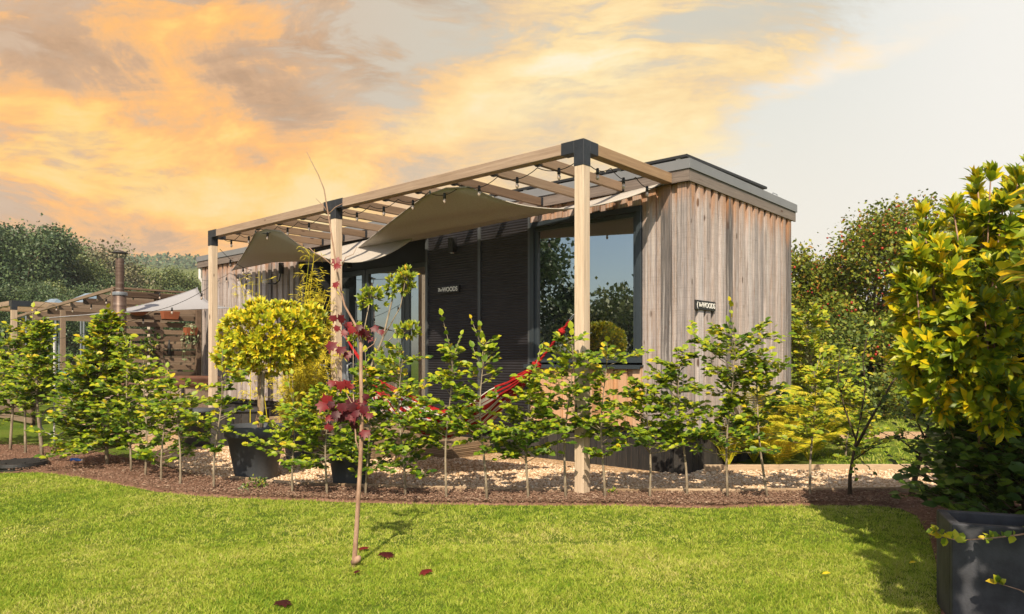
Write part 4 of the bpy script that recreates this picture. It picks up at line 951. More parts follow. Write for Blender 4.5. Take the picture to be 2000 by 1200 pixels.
for x, y, lab in ((1775,1109,'small orange fallen leaf in the shaded part of the lawn'),(1605,1131,'long yellow fallen leaf on the sunlit lawn at right')):
    p = gr(x, y); o = leaves('fallen_leaf', M['bay'], [(0,0,.028)], [(1,.3,.1)], [(0,-.3,1)], np.array([.07]), LANCE, r=np.array([.98])); o.location = p; tag(o, lab, 'leaf')

# bare reddish twig sapling and little bed plants
b = gr(499, 936)
b = Vector(gr(499, 936)); b.y -= .12; t = thing('twiggy_sapling', 'leafless reddish twig sapling in the bark in front of the wide grey pot', 'sapling', b); m = MB(); Yb = b.y
for pts in ([(499,938),(499,900),(503,870),(507,845),(512,815)], [(500,895),(492,870),(482,850)], [(503,870),(514,855)], [(507,845),(500,820),(505,795)], [(499,900),(508,895)]):
    m.tube([at(x, y, Yb)-b for x, y in pts], [.006*(1-.7*k/(len(pts)-1)) for k in range(len(pts))], 6)
obj('stem', m, M['barkr'], t)
def tuft_plant(label, base, r, H, n, mt, size, name='bed_plant'):
    base = Vector(base); envelope(name, label, 'plant', base, [([base-Vector((0,0,.01)), base+Vector((0,0,H*.7))], .005)], [(base+Vector((0,0,H*.55)), (r, r, H*.5), n, .5)], size, mt, nl=6)
tuft_plant('small dark green bed plant at the foot of the wide grey pot', gr(500,962), .10, .14, 34, 'beechd', .035)
tuft_plant('tiny grey-green bed plant left of the low dark one', gr(478,966), .05, .06, 14, 'trail', .03)
tuft_plant('small leafy seedling in bark right of the round black cover', gr(108,902), .09, .24, 30, 'beech', .045)
tuft_plant('low sprig in bark beside the front pergola post', gr(1197,972), .04, .08, 10, 'beech', .035)
# manhole cover
t = thing('drain_cover', 'round black plastic drain cover on bark at the left edge', 'drain cover', gr(38, 916)+Vector((0,0,.02))); r_ = .30
m = MB(); m.lathe([(0,.07),(r_*.9,.07),(r_*.95,.065),(r_*.96,.05),(r_,.05),(r_*1.01,.03),(r_*.93,.02),(r_*.93,-.05)], n=48); obj('lid', m, M['blackp'], t, smooth=False)
m = MB()
for k in range(8): a = k*.785; m.box(r_*.8*math.cos(a)-.012, r_*.8*math.cos(a)+.012, r_*.8*math.sin(a)-.012, r_*.8*math.sin(a)+.012, .069, .082)
for i in range(-6, 7):
    w = math.sqrt(max(0, .7*r_*r_-(i*.038)**2)); m.box(-w, w, i*.038-.006, i*.038+.006, .0695, .075)
obj('studs', m, M['blackp'], t)
t = thing('bottle', 'small blue plastic bottle lying in bark by the bushiest beech', 'bottle', gr(150, 906)+Vector((0,0,.045))); m = MB(); m.tube([(-.07,0,0),(.02,0,0),(.045,0,0),(.06,0,0)], [.026,.026,.012,.012], 12); obj('body', m, M['blue'], t, smooth=True)
m = MB(); m.tube([(.0605,0,0),(.078,0,0)], .014, 12); obj('cap', m, M['white'], t)

# ferns
def fern(label, base, L, n, seed):
    random.seed(seed); base = Vector(base); t = thing('fern', label, 'fern', base, 0, 'yellow ferns beside the end wall'); tr = MB(); P = []; D = []; N = []; Sz = []
    for k in range(n):
        az = k*2.4+random.random()*.5; l = L*random.uniform(.75, 1.1); h = random.uniform(.8, 1.5)*L
        pts = [base+Vector((math.cos(az)*l*f, math.sin(az)*l*f, h*(1.9*f-1.25*f*f))) for f in np.linspace(0, 1, 22)]
        tr.tube([p-base for p in pts[::3]+[pts[-1]]], [.005,.005,.004,.004,.003,.003,.002,.001,.001][:len(pts[::3])+1], 4)
        for i in range(3, 22):
            d = (pts[min(i+1, 21)]-pts[i-1]).normalized(); s = d.cross(Vector((0,0,1))).normalized(); f = i/21
            for hh in (0, .5):
                p = pts[i-1].lerp(pts[i], hh+.3)
                for sg in (-1, 1): P.append(p); D.append(s*sg+d*.45+Vector((0,0,-.1))); N.append(s.cross(d)*1.0+Vector((0,0,.3))); Sz.append(L*.21*math.sin(math.pi*min(.12+f*.9, 1))**.8+.01)
    obj('stem', tr, M['fern'], t); N = [n_ if n_.z > 0 else -n_ for n_ in N]
    V = (BLADE[0]*np.array([1.05, 1, 1]), BLADE[1])
    leaves('frond', M['fern'], np.array([tuple(p) for p in P]), np.array([tuple(p) for p in D]), np.array([tuple(p) for p in N]), np.array(Sz), V, t, off=base)
fern('yellow fern nearest the corner of the dark cabin skirt', gr(1430,915)+Vector((0,.15,0)), .72, 19, 1)
fern('largest yellow fern with wide arching fronds beside the end wall', gr(1492,912)+Vector((0,.35,0)), .92, 22, 2)
fern('yellow fern standing behind the straight yellowish sapling', gr(1560,905)+Vector((0,.5,0)), .86, 20, 3)
fern('low yellow fern in front of the largest one', gr(1520,915), .60, 17, 4)
fern('yellow fern tucked against the end wall behind the largest one', gr(1455,905)+Vector((.1,.55,0)), .85, 20, 6)
fern('yellow fern at the right end of the fern clump', gr(1600,908)+Vector((0,.3,0)), .65, 18, 7)
random.seed(99)

# ------------------------------------------------------------------ right side shrubs
def big_shrub(label, base, tops, inner, size, mt, name='laurel_shrub', nl=9, group=None, tpl=LANCE):
    base = Vector(base); t = thing(name, label, 'shrub', base, 0, group); tr = MB(); out = ([], [], [])
    for p in tops:
        p = Vector(p); j = base.lerp(p, .45)+Vector((random.gauss(0,.08), random.gauss(0,.08), 0)); k = j.lerp(p, .6)+Vector((random.gauss(0,.03), random.gauss(0,.03), .03))
        if random.random() < .12: tr.tube([base+Vector((random.gauss(0,.06), random.gauss(0,.06), 0))-base, j-base, k-base, p-base], [.014,.010,.006,.004], 6)
        else: tr.tube([j.lerp(k, .6)-base, k-base, p-base], [.006,.005,.004], 5)
        d = (p-j).normalized()+Vector((0,-.1,.6))
        tufts([p], out, [d], size, nl, .75); tufts([p-d.normalized()*size*.35], out, [d], size*1.05, nl-2, 1.3)
    for c, rad, n in inner:
        Ps, Ds = crown(c, rad, n, .4, 5); tufts(Ps, out, Ds, size, nl-2, 1.2)
    obj('trunk', tr, M['barkr'], t, smooth=True); a = [np.array([tuple(p) for p in q]) for q in out]
    r = rng.random(len(a[0]))*(.66+.34*(rng.random(len(a[0])) < .5))
    leaves('foliage', M[mt], *a, size*rng.uniform(.6, 1.15, len(a[0])), tpl, t, r, off=base)
Y0 = 4.6; tops = []
for px_, py_ in ((1907,352),(1935,345),(1990,352),(1960,400),(1800,420),(1862,410),(1880,455),(1780,475),(1815,500),(1850,520),(1905,470),(1945,520),(1985,470),(1790,560),(1830,590),(1880,560),(1920,590),(1960,610),(1995,560),(1775,620),(1815,650),(1860,640),(1900,680),(1950,680),(1990,660),(1790,690),(1840,710),(1890,730),(1940,745),(1985,740),(1870,490),(1925,430),(1975,530),(1850,600),(1930,640),(2030,450),(2060,380),(2060,560),(2030,640),(2080,500),(1765,650),(1800,740)):
    tops.append(at(px_, py_, Y0+random.uniform(-.45,.45)))
big_shrub('tall laurel-like shrub with large yellow and green leaves at the right edge', (3.15, 5.0, 0), tops, [(at(1880,600,4.9), (.38,.35,.42), 130), (at(1990,540,5.0), (.5,.4,.75), 170), (at(2040,700,5.0), (.5,.4,.5), 90), (at(1900,700,4.8), (.42,.3,.22), 80), (at(1920,470,4.9), (.3,.3,.3), 90), (at(1830,560,4.5), (.22,.25,.38), 120), (at(1830,690,4.5), (.22,.25,.22), 80), (at(1950,640,4.3), (.32,.2,.4), 110), (at(1960,440,4.5), (.25,.2,.3), 80), (at(1860,770,4.5), (.25,.2,.15), 50), (at(1960,790,4.3), (.25,.2,.15), 50)], .100, 'rhodo', nl=14)
sapling('beech_bush', 'dense dark green beech bush below the yellow-leaved shrub', 'shrub', (3.75, 5.6, .02), 1.85, .36, .08, dens=6.5, size=.075, mt='beechd', bk='barkd', r0=.03, shape='cone', group='dark bushes at the right edge')
sapling('beech_bush', 'dark beech bush behind the square slate planter', 'shrub', (3.40, 4.75, .02), 1.6, .46, .08, dens=6.5, size=.075, mt='beechd', bk='barkd', r0=.03, shape='cone', group='dark bushes at the right edge')
sapling('beech_bush', 'dark bush at the right frame edge beside the far gravel', 'shrub', (4.9, 6.4, .02), 2.2, .42, .06, dens=6, size=.08, mt='beechd', bk='barkd', r0=.03, shape='cone', group='dark bushes at the right edge')
# shrubs just outside the frame at right: they throw the shade on the lawn and planter
def shadecaster(label, base, c, rad, n): envelope('laurel_shrub', label, 'shrub', base, [([Vector(base), Vector(c)], .04)], [(c, rad, n, .45)], .15, 'rhodo', nl=8)
shadecaster('tall shrub beyond the right edge shading the slate planter', (3.1, 2.7, 0), (3.02, 2.7, 1.85), (.75,.85,.85), 620)
shadecaster('shrub right of the viewer shading the lower lawn corner', (2.65, 1.3, 0), (2.6, 1.35, 2.05), (.8,.9,.9), 620)
# square planter
t = thing('slate_planter', 'square dark slate-grey planter at the bottom right corner', 'planter', (2.13, 3.49, 0)); w, d_, H_ = .62, .36, .50; e = .045
m = MB(); m.box(0, w, 0, e, 0, H_); m.box(0, w, d_-e, d_, 0, H_); m.box(0, e, e, d_-e, 0, H_-.0005); m.box(w-e, w, e, d_-e, 0, H_-.0005)
o = obj('body', m, M['slate'], t, bevel=.006); m = MB(); m.box(e, w-e, e, d_-e, .3, H_-.06); obj('soil', m, M['soilin'], t)
for c in t.children: c.rotation_euler = (0, 0, R(-20))
# twig reaching over the planter
def twig(label, pts, Yt, nl, seed):
    random.seed(seed); q = [at(x, y, Yt+i*.0) for i, (x, y) in enumerate(pts)]; b = Vector(q[0]); t = thing('beech_branch', label, 'branch', b); tr = MB(); out = ([], [], [])
    tr.tube([p-b for p in q], [.005*(1-.7*k/(len(q)-1)) for k in range(len(q))], 6)
    for i in range(nl):
        f = random.random()*.999; k = int(f*(len(q)-1)); p = q[k].lerp(q[k+1], f*(len(q)-1)-k)
        for s in range(2): out[0].append(p); out[1].append(Vector((random.gauss(-.4,.6), random.gauss(0,.5), random.gauss(.3,.6)))); out[2].append(Vector((random.gauss(0,.4), -.8, .8)))
    obj('twig', tr, M['barkr'], t); a = [np.array([tuple(p) for p in w_]) for w_ in out]; leaves('foliage', M['beechy'], *a, rng.uniform(.028, .05, len(a[0])), OVAL, t, off=b)
twig('thin beech branch with yellow leaves reaching over the slate planter', [(2120,1000),(2040,1035),(1990,1045),(1930,1052),(1870,1056),(1840,1048),(1828,1036)], 3.35, 30, 4)
twig('small twig with a few leaves crossing the right side of the slate planter', [(2080,1190),(2030,1170),(1990,1152),(1945,1138)], 3.3, 6, 5)
random.seed(5)

# ------------------------------------------------------------------ trees
def tree(name, label, base, H, rad, n, size, mt, bk='barkd', group=None, trunkf=.35, tr_r=.15, seed=1, berries=0, gaps=1.0, tpl=CARD, lumps=9, cat='tree'):
    rs = random.Random(seed); g = np.random.default_rng(seed); base = Vector(base); t = thing(name, label, cat, base, 0, group); tr = MB()
    fork = Vector((rs.gauss(0,.04)*H, rs.gauss(0,.04)*H, H*trunkf)); tr.tube([(0,0,-.2), tuple(fork*.5), tuple(fork)], [tr_r, tr_r*.8, tr_r*.65], 8)
    Ps = []; Ds = []; per = n//lumps
    for k in range(lumps):
        a = k*2.4+rs.random(); rr = rs.uniform(.15,.75)*rad; zc = H*rs.uniform(trunkf+.08, .86)
        rr *= math.sqrt(max(.15, 1-((zc/H-.55)/.5)**2)); c = np.array([math.cos(a)*rr, math.sin(a)*rr, zc]); lr = rad*rs.uniform(.28,.5)
        cv = Vector(c); tr.tube([fork*.6, fork.lerp(cv, .6)+Vector((0,0,-.04*H)), cv, cv+(cv-fork).normalized()*lr*.7], [tr_r*.45, tr_r*.3, tr_r*.15, tr_r*.05], 5)
        # branchlet clumps inside each lump
        nc = 14; cc = c+norm(g.normal(size=(nc, 3)))*lr*(.45+.55*g.random((nc, 1)))*np.array([1, 1, .75])
        for q in cc[::2]: tr.tube([cv, cv.lerp(Vector(q), .6), Vector(q)], [tr_r*.08, tr_r*.05, tr_r*.02], 3)
        idx = g.integers(0, nc, per); off = g.normal(size=(per, 3))*lr*.24*gaps*np.array([1, 1, .7]); P = cc[idx]+off
        Ps.append(P); Ds.append(norm(off)+g.normal(size=(per, 3))*.7)
    P = np.concatenate(Ps); D = np.concatenate(Ds); N = g.normal(size=P.shape)*.6+np.array([0, -.3, 1])
    obj('trunk', tr, M[bk], t, smooth=True); leaves('crown', M[mt], P, D, N, size*g.uniform(.6, 1.3, len(P)), tpl, t, g.random(len(P)))
    if berries:
        k = g.choice(len(P), berries); scat = scatter('berries', M['berry'], P[k]+np.array([0,-.03,0]), g.uniform(.018,.034, berries), *ICO, 1.0); scat.parent = t; scat['kind'] = 'stuff'
    return t
def copy_tree(o, loc, rz, sc, label):
    r = o.copy(); C.objects.link(r); r.location = loc; r.rotation_euler = (0, 0, rz); r.scale = (sc, sc, sc*random.uniform(.9, 1.1)); r['label'] = label
    for ch in o.children:
        c = ch.copy(); C.objects.link(c); c.parent = r
    return r
HB = 'hawthorns behind the cabin'
tree('hawthorn', 'berry-laden hawthorn immediately right of the cabin end wall', at(1580,814,16.2), 4.0, 1.9, 24000, .085, 'haw', group=HB, trunkf=.12, tr_r=.12, seed=3, berries=650, lumps=12)
tree('hawthorn', 'hawthorn with airy top branches between the cabin and the yellow shrub', at(1700,814,16.8), 5.0, 2.3, 27000, .085, 'haw', group=HB, trunkf=.14, tr_r=.12, seed=8, berries=800, lumps=13)
tree('hawthorn', 'tallest hawthorn standing behind the yellow-leaved shrub', at(1830,812,17), 5.4, 2.4, 24000, .085, 'haw', group=HB, trunkf=.14, tr_r=.12, seed=14, berries=600, lumps=12)
tree('hawthorn', 'hawthorn at the right edge behind the yellow-leaved shrub', at(1990,812,17), 4.9, 2.4, 11000, .09, 'haw', group=HB, trunkf=.14, tr_r=.12, seed=22, berries=200, lumps=11)
tree('hedge_bush', 'low dark bush at the foot of the hawthorn beside the cabin', at(1600,828,14.5), 2.2, 1.4, 8000, .085, 'hawd', trunkf=.05, tr_r=.06, seed=31, group='low bushes beneath the hawthorns', cat='shrub')
tree('hedge_bush', 'low tangled bush in the middle beneath the hawthorns', at(1710,818,15.4), 2.2, 1.4, 8000, .075, 'haw', trunkf=.05, tr_r=.06, seed=32, group='low bushes beneath the hawthorns', cat='shrub')
tree('hedge_bush', 'low bush beneath the hawthorns behind the leaning trunk', at(1840,816,15.6), 2.3, 1.6, 8000, .085, 'hawd', trunkf=.05, tr_r=.06, seed=33, group='low bushes beneath the hawthorns', cat='shrub')
sapling('golden_shrub', 'upright golden-green shrub against the far corner of the end wall', 'shrub', (4.30, 10.5, 0), 1.9, .42, .05, dens=3.4, size=.075, mt='beechy', r0=.02, up=.9)
sapling('golden_shrub', 'low golden-green bush behind the straight yellowish sapling', 'shrub', (4.35, 9.4, 0), .95, .38, .05, dens=3.4, size=.065, mt='beechy', r0=.015)
# left woodland
rnd = random.Random(4)
protos = [tree('woodland_tree', 'tall dark woodland tree at the far left edge', at(-5,700,52), 12.3, 4.6, 20000, .22, 'farA', group='woodland trees on the left', tr_r=.3, seed=41, trunkf=.15, lumps=13),
          tree('woodland_tree', 'tall olive woodland tree beside the leftmost dark one', at(70,700,56), 12.0, 4.4, 19000, .22, 'farB', group='woodland trees on the left', tr_r=.3, seed=42, trunkf=.15, lumps=12),
          tree('woodland_tree', 'brownish thin-crowned woodland tree above the greenhouse roofs', at(160,700,58), 10.6, 4.0, 8000, .24, 'farC', group='woodland trees on the left', tr_r=.28, seed=43, trunkf=.2, lumps=11, gaps=1.3),
          tree('woodland_tree', 'rounded dark tree standing clear just right of the flue', at(322,700,70), 12.2, 3.3, 16000, .22, 'farA', group='woodland trees on the left', tr_r=.3, seed=44, trunkf=.1, lumps=12)]
spots = [(30,49,0,.90,'dark tree in front of the two tallest on the left'),(112,56,0,.90,'dark tree between the tallest group and the thin-crowned one'),(140,54,1,.84,'olive tree left of the flue beside the thin-crowned one'),(200,60,2,1.02,'bare-topped tree just left of the flue'),(180,64,2,1.10,'thin pale tree standing behind the bare-topped one'),(212,52,0,.62,'dark low tree directly behind the flue'),(262,66,1,.82,'olive tree right of the flue'),(290,60,0,.60,'dark tree left of the rounded clear-standing one'),(352,66,1,.78,'olive tree right of the rounded clear-standing one'),(385,60,0,.72,'dark tree behind the far end of the cabin roof'),
         (-50,50,1,1.0,'olive tree beyond the left frame edge'),(10,40,0,.56,'low dark tree at the foot of the left woodland'),(75,42,1,.54,'low olive tree above the blue roofs'),(130,40,0,.46,'low dark tree between the blue roofs and the flue'),(180,42,2,.50,'low brownish tree left of the flue'),(240,46,0,.50,'low dark tree behind the flue cowl'),(300,48,1,.50,'low olive tree above the slatted fence'),(340,46,0,.46,'low dark tree above the grey sail tip'),(390,48,1,.54,'low olive tree touching the cabin end')]
for px_, Yt, k, sc, lab in spots: copy_tree(protos[k], at(px_, 700, Yt)-Vector((0,0,EYE)), rnd.random()*6, sc, lab)
for o in protos: o.location.z = 0
# hill and far wood
def hz(x, y): 
    f = min(max((y-70)/330, 0), 1); f = f*f*(3-2*f); g = 1/(1+math.exp((x+90)/60))
    return -1.5+f*(30+26*g+4*math.sin(x*.02)+3*math.sin(x*.043+y*.02))
m = MB(); m.grid(lambda s, t_: (-520+s*700, 60+t_*560, hz(-520+s*700, 60+t_*560)), 110, 70); struct(obj('hill', m, M['hillt'], smooth=True))
k = 26000; X = rng.uniform(-330, 10, k); Yh = rng.uniform(130, 430, k)
nz = np.sin(X*.045+1.3)*np.sin(Yh*.035+.5)+.5*np.sin(X*.11+Yh*.06)+1.6*(Yh > 330); kk = nz > .35; X = X[kk]; Yh = Yh[kk]
Zh = np.array([hz(a, b) for a, b in zip(X, Yh)]); P = np.stack([X, Yh, Zh+rng.uniform(0, 5, len(X))], 1)
o = leaves('far_woodland', M['farA'], P, rng.normal(size=P.shape), rng.normal(size=P.shape)*.5+[0,-.5,1], rng.uniform(1.2, 2.6, len(P)), CARD); tag(o, 'dark woodland covering the distant hillside', 'woodland', kind='stuff')
# trees out of frame on the left that the window mirrors
tree('garden_tree', 'leafy garden tree beyond the left edge mirrored in the window', (-9.8, 4.9, 0), 3.0, 2.0, 10000, .15, 'farB', tr_r=.07, seed=51, trunkf=.03, lumps=14)
tree('garden_tree', 'taller garden tree beyond the left edge', (-13.5, 7.0, 0), 5.6, 2.3, 12000, .16, 'farA', tr_r=.08, seed=52, trunkf=.03, lumps=14)
tree('garden_tree', 'dark garden tree far left of the viewer', (-14, 2.0, 0), 5.4, 2.6, 9000, .16, 'farA', tr_r=.08, seed=53, trunkf=.03, lumps=14)

# ------------------------------------------------------------------ hot tub terrace on the left
tc_ = at(322, 790, 13.0); tc_.z = 0; R0 = .92
t = thing('hot_tub', 'round wood-clad hot tub with brown rim in front of the slatted fence', 'hot tub', tc_); m = MB()
for k in range(52):
    a = 2*math.pi*k/52; c, s = math.cos(a), math.sin(a); w = R0*math.pi/52*.97
    q = [(R0*c+dx*s+dr*c, R0*s-dx*c+dr*s) for dx, dr in ((-w,0),(w,0),(w,.025),(-w,.025))]
    m.add([(x, y, z) for z in (0, .80) for x, y in q], [(0,3,2,1),(4,5,6,7),(0,1,5,4),(1,2,6,5),(2,3,7,6),(3,0,4,7)])
obj('stave_wall', m, M['tub'], t)
m = MB(); m.lathe([(R0-.10,.80),(R0+.04,.80),(R0+.07,.84),(R0+.06,.88),(R0+.03,.90),(R0+.05,.93),(R0-.02,.965),(R0-.14,.95),(R0-.16,.85)], n=56); obj('rim', m, M['tubrim'], t, smooth=True)
m = MB(); m.lathe([(0,.86),(R0-.155,.86)], n=56); obj('cover', m, M['blackp'], t)
m = MB(); m.tube([(R0*.7,-R0*.78,.62),(R0*.7,-R0*.78,.80)], .02, 8); m.lathe([(0,-.03),(.03,-.02),(.03,.02),(0,.03)], (R0*.76,-R0*.78,.60), 10); obj('valve', m, M['blackp'], t)
fb = at(234, 700, 12.7); fb.z = .5
t = thing('stove_flue', 'tall stainless stove flue with a conical rain cap rising from the hot tub', 'flue', fb); m = MB()
z1 = EYE+130/F*12.7-.5; zt = EYE+208/F*12.7-.5
m.lathe([(.105,0),(.105,z1-.02),(.09,z1)], n=28); m.lathe([(.068,z1),(.068,zt-.12)], n=28); obj('pipe', m, M['steel'], t, smooth=True)
m = MB(); m.lathe([(.117,z1-.07),(.122,z1-.06),(.122,z1-.02),(.117,z1-.01)], n=28); obj('clamp_band', m, M['chair'], t)
m = MB(); m.lathe([(0,zt+.03),(.05,zt+.015),(.13,zt-.015),(.135,zt-.025),(.12,zt-.025),(0,zt-.0)], n=28)
for k in range(3): a = k*2.1+.5; m.tube([(.075*math.cos(a), .075*math.sin(a), zt-.14), (.09*math.cos(a), .09*math.sin(a), zt-.02)], .006, 5)
obj('rain_cap', m, M['black'], t)
# slatted fence
t = fthing('slatted_fence', 'brown horizontal slatted fence between hot tub and cabin', 'fence', -11.2, .8); m = MB(); z = .05
while z < 2.62: m.box(-11.22, -11.2, -.05, 1.62, z, z+.095); z += .145
obj('slats', m, M['slat_y'], t, off=(-11.2,.8,0), bevel=.002)
for v in (-.02, .8, 1.6):
    m = MB(); m.box(-11.31 if v != 1.6 else -11.195, -11.222 if v != 1.6 else -11.10, v-.045, v+.045, 0, 2.66); obj('fence_post', m, M['slat_y'], t, off=(-11.2,.8,0))
m = MB(); m.box(-11.33, -11.17, -.06, 1.66, 2.665, 2.70); obj('top_rail', m, M['slat_y'], t, off=(-11.2,.8,0))
# lean-to roof frame
t = fthing('lean_to_frame', 'low sloping roof frame of brown rafters left of the flue', 'roof frame', -14.2, 0)
def zl(u): return 2.66+(u+11.2)/6.3*.30
m = MB(); m.bar((-11.2+14.2, -.04, zl(-11.2)), (-17.5+14.2, -.04, zl(-17.5)), .05, .06); obj('front_rail', m, M['slat_x'], t)
for k in range(8):
    u = -11.45-k*.78; m = MB(); m.bar((u+14.2, 0, zl(u)-.06), (u+14.2, 3.4, zl(u)-.06), .05, .13); obj('rafter', m, M['slat_y'], t)
for u, v in ((-11.45, 3.4), (-14.3, 0), (-17.3, 0), (-17.3, 3.4), (-14.3, 3.4)):
    m = MB(); m.box(u+14.2-.045, u+14.2+.045, v-.045, v+.045, 0, zl(u)-.13); obj('frame_post', m, M['slat_x'], t)
m = MB(); z = .1
while z < 2.1: m.box(-17.2+14.2, -11.4+14.2, 3.46, 3.48, z, z+.10); z += .145
obj('rear_slats', m, M['slat_x'], t)
t = fthing('low_fence', 'low dark slatted fence behind the leftmost beech trunks', 'fence', -13.5, -1.2); m = MB(); z = .05
while z < .9: m.box(-2.2, 1.4, 0, .02, z, z+.10); z += .15
obj('slats', m, M['slat_x'], t); m = MB()
for a in (-2.1, -.4, 1.3): m.box(a-.04, a+.04, .021, .09, 0, .95)
obj('fence_post', m, M['slat_x'], t)
# neighbouring pergola
pn = thing('far_pergola', 'second pale pergola with a black corner bracket at the far left', 'pergola', at(27, 700, 18.5)-Vector((0,0,EYE)), ANG)
zt = 2.78; g = .06
m = MB(); m.box(-g, g, -g, g, 0, zt-.2); obj('post', m, M['post'], pn)
m = MB(); m.box(-g-.004, g+.004, -g-.004, g+.004, zt-.24, zt+.005); m.box(-g-.12, -g, -g-.004, g+.004, zt-.13, zt+.005); m.box(-g, g, g, g+.35, zt-.14, zt+.005); obj('corner_bracket', m, M['black'], pn)
m = MB(); m.box(-5, -g, -g, g, zt-.12, zt); obj('beam', m, M['beam_x'], pn)
m = MB(); m.box(-g+.002, g-.002, g, 3.4, zt-.13, zt-.002); obj('side_beam', m, M['beam_y'], pn)
for k in range(1, 6): m = MB(); m.box(-k*.6-.03, -k*.6+.03, g, 3.4, zt-.12, zt-.004); obj('rafter', m, M['beam_y'], pn)
m = MB(); m.box(-.02, .02, 3.3, 3.36, .1, zt-.2); obj('rear_post', m, M['post'], pn)
# grey sail over the tub
sail('light grey shade sail over the hot tub in front of the slatted fence', (at(385,563,14.6), at(85,622,12.2), at(462,602,13.6)),
     (Vector((0,0,-.12)), Vector((.0,-.1,.02)), Vector((-.1,-.05,-.10))), M['sailg'])
pz = [at(60,640,16), at(130,618,15.5), at(235,598,14.6), at(330,590,14.2), at(395,560,14)]
pz = [at(100,662,15), at(220,630,13.2), at(300,608,12.9), at(428,548,11.7)]
festoon('string of bulbs crossing in front of the grey sail', pz, [pz[0].lerp(pz[1], .5)-Vector((0,0,.1)), pz[1].lerp(pz[2], .1)-Vector((0,0,.08)), pz[1].lerp(pz[2], .75)-Vector((0,0,.1)), pz[2].lerp(pz[3], .3)-Vector((0,0,.12)), pz[2].lerp(pz[3], .75)-Vector((0,0,.1))])
pz = [at(20,625,18), at(90,590,16.5), at(160,596,15.8), at(225,570,14.3), at(340,566,14.8), at(400,575,15)]
festoon('string of bulbs along the lean-to rail and fence top', pz, [pz[k].lerp(pz[k+1], f)-Vector((0,0,.1)) for k in range(5) for f in (.3,.75)])
# hanging pots
def trough(label, p, w, plant, n):
    t = thing('wall_planter', label, 'planter', p, ANG, 'terracotta planters on the slatted fence'); m = MB()
    m.add([(0,-w*.42,0),(.13,-w*.42,0),(.13,w*.42,0),(0,w*.42,0),(-.01,-w/2,.16),(.16,-w/2,.16),(.16,w/2,.16),(-.01,w/2,.16)], [(0,3,2,1),(4,5,6,7),(0,1,5,4),(1,2,6,5),(2,3,7,6),(3,0,4,7)])
    obj('box', m, M['terra'], t, bevel=.004)
    if n:
        b = Vector(p)+Vector((.03,.03,.15)); out = ([], [], []); pt = thing('trailing_plant', 'plant trailing from the '+label.split(' on ')[0], 'plant', b); tr = MB()
        for k in range(14):
            a = random.random()*6.28; L = plant*random.uniform(.25, 1); q = [Vector((0,0,0)), Vector((math.cos(a)*.1, math.sin(a)*.1-.04, .08)), Vector((math.cos(a)*.15, math.sin(a)*.15-.06, -L*.4)), Vector((math.cos(a)*.17, math.sin(a)*.16-.06, -L))]
            tr.tube(q, .003, 3)
            for w in range(n//14):
                f = random.random()*2.999; i_ = int(f); c = q[i_].lerp(q[i_+1], f-i_); out[0].append(c); out[1].append(Vector((random.gauss(0,1), random.gauss(0,1), random.gauss(-.2,.6)))); out[2].append(Vector((random.gauss(0,.4),-.7,.7)))
        obj('stem', tr, M['trail'], pt); a = [np.array([tuple(x) for x in q]) for q in out]; leaves('foliage', M['trail'], *a, rng.uniform(.04,.07,len(a[0])), OVAL, pt)
p = fr(-11.18, .95, 0); trough('terracotta trough on the fence just below the grey sail', fr(-11.19, 1.0, EYE+76/F*14.8), .34, .0, 0)
trough('terracotta planter with pale trailing plant on the right end of the fence', fr(-11.19, 1.42, EYE+45/F*15), .26, .75, 170)
t = thing('hanging_bowl', 'wide terracotta bowl hanging at the left end of the fence', 'bowl', fr(-11.05, .35, EYE+83/F*14.3)); m = MB(); m.lathe([(0,0),(.1,.01),(.2,.09),(.205,.12),(.17,.11),(0,.06)], n=24); obj('bowl', m, M['terra'], t, smooth=True)
envelope('hanging_plant', 'small green plant growing in the hanging terracotta bowl', 'plant', fr(-11.05,.35,1.95), [], [(fr(-11.05,.35,EYE+83/F*14.3+.12), (.17,.17,.07), 26, .5)], .06, 'beechd')
envelope('fence_plant', 'dark green plant hanging on the fence behind the bushiest beech', 'plant', fr(-11.1,.55,1.5), [], [(fr(-11.08,.6,1.58), (.2,.15,.2), 34, .5)], .08, 'beechd')
t = thing('bottle', 'black bottle hanging on the slatted fence', 'bottle', fr(-11.16, 1.0, 1.35)); m = MB(); m.lathe([(0,0),(.035,0),(.035,.2),(.015,.27),(.015,.33),(0,.33)], n=14); obj('body', m, M['blackp'], t, smooth=True)
# greenhouse style blue roofs behind
for px_, Yg, w, lab in ((105,27,1.3,'nearer blue pitched tarpaulin roof left of the flue'),(175,25,1.5,'larger blue pitched tarpaulin roof beside the flue')):
    b = at(px_, 700, Yg)-Vector((0,0,EYE)); zt = EYE+(HY-(584 if px_ < 150 else 573))/F*Yg; t = thing('gazebo', lab, 'gazebo', b, ANG+.3, 'blue gazebo roofs'); m = MB()
    m.add([(-w/2,-w/2,zt-.5),(w/2,-w/2,zt-.5),(w/2,w/2,zt-.5),(-w/2,w/2,zt-.5),(-w*.15,0,zt),(w*.15,0,zt)], [(0,1,5,4),(1,2,5),(2,3,4,5),(3,0,4)]); obj('roof', m, M['bluegrey'], t, solid=.02)
    for sx in (-1, 1):
        for sy in (-1, 1): m = MB(); m.tube([(sx*w*.48, sy*w*.48, 0), (sx*w*.48, sy*w*.48, zt-.51)], .03, 8); obj('leg', m, M['chair'], t)
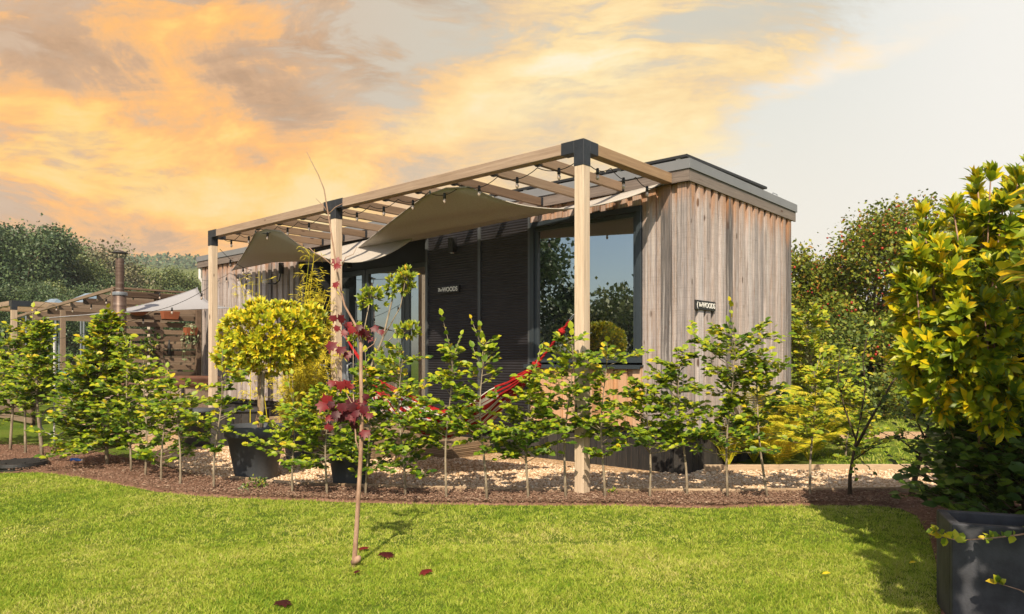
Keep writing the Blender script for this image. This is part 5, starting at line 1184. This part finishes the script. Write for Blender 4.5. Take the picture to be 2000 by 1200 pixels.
# parasol pole, teal cloth, hoop
b = at(106, 700, 11)-Vector((0,0,EYE)); t = thing('white_pole', 'thin white pole with a blue cap among the left beeches', 'pole', b); m = MB(); zt = EYE+(HY-655)/F*11
m.tube([(0,0,0),(0,0,zt-.04)], .014, 10); obj('pole', m, M['white'], t); m = MB(); m.tube([(0,0,zt-.038),(0,0,zt+.01)], .02, 10); obj('cap', m, M['blue'], t)
b = at(132, 725, 10.5); t = thing('hanging_cloth', 'crumpled teal and white cloth glimpsed between the left beeches', 'cloth', b)
m = MB(); m.grid(lambda s, t_: ((s-.5)*.3+.03*math.sin(t_*9), .06*math.sin(s*22+t_*3), -.4*t_+.02*math.sin(s*14)), 30, 14); obj('cloth', m, M['teal'], t, smooth=True, solid=.004)
b = at(107, 823, 10.3); t = thing('hose_ring', 'grey hose coiled in a ring against the low dark fence', 'hose', b); m = MB()
m.tube([(.20*math.cos(a), .01*math.sin(3*a), .20*math.sin(a)) for a in np.linspace(0, 6.283, 40)], .008, 6, cap=False); obj('coil', m, M['chair'], t, smooth=True)
# dark slatted planter box left of the wide pot
b = gr(440, 872); t = thing('log_box', 'dark vertical-boarded box on the gravel behind the far sapling', 'box', b, R(4)); m = MB()
for k in range(9): m.box(-.55+k*.112, -.55+k*.112+.105, 0, .02, 0, .50)
for k in range(6): m.box(.455, .475, .022+k*.1, .022+k*.1+.094, 0, .50)
m.box(-.55, -.53, .02, .62, 0, .5); obj('side_boards', m, M['skirt'], t)
m = MB(); m.box(-.58, .50, -.03, .65, .502, .53); obj('lid', m, M['black'], t, bevel=.005)
b = gr(370, 875); b.y += .3; t = thing('round_bin', 'low round dark tub beside the boarded box', 'tub', Vector((b.x, b.y, 0))); m = MB(); m.lathe([(0,0),(.26,0),(.29,.5),(.31,.5),(.31,.54),(.1,.56),(0,.56)], n=30); obj('body', m, M['potgrey'], t, smooth=True)
# chairs on the deck
def chair(label, u, v, rz):
    t = thing('metal_chair', label, 'chair', fr(u, v, .32), rz, 'grey metal chairs on the deck'); m = MB()
    m.box(-.21,.21,-.21,.21,.44,.455); obj('seat', m, M['chair'], t, bevel=.01)
    m = MB(); a = [(-.2,.20,.45),(-.2,.25,.75),(-.15,.27,.87),(0,.28,.90),(.15,.27,.87),(.2,.25,.75),(.2,.20,.45)]; m.tube(a, .016, 8); m.box(-.06,.06,.262,.268,.46,.88); obj('backrest', m, M['chair'], t, smooth=False)
    for sx in (-1, 1):
        for sy in (-1, 1): m = MB(); m.tube([(sx*.18, sy*.18, .44), (sx*.22, sy*.23, 0)], .013, 8); obj('leg', m, M['chair'], t)
chair('grey metal chair on the deck left of the middle pergola post', -5.2, .75, ANG+R(200)); chair('grey metal chair on the deck behind the middle pergola post', -5.0, 1.35, ANG+R(120))

# ------------------------------------------------------------------ thin summer haze
m = MB(); m.box(-560, 240, -30, 680, -3, 62); hzb = obj('haze', m, bpy.data.materials.new('haze')); hzb['kind'] = 'stuff'
hm_ = hzb.data.materials[0]; hm_.use_nodes = True; nt = hm_.node_tree; nt.nodes.clear(); ou = nt.nodes.new('ShaderNodeOutputMaterial'); pv = nt.nodes.new('ShaderNodeVolumePrincipled')
pv.inputs['Color'].default_value = (.80,.86,.92,1); pv.inputs['Density'].default_value = .0005; nt.links.new(pv.outputs[0], ou.inputs['Volume'])
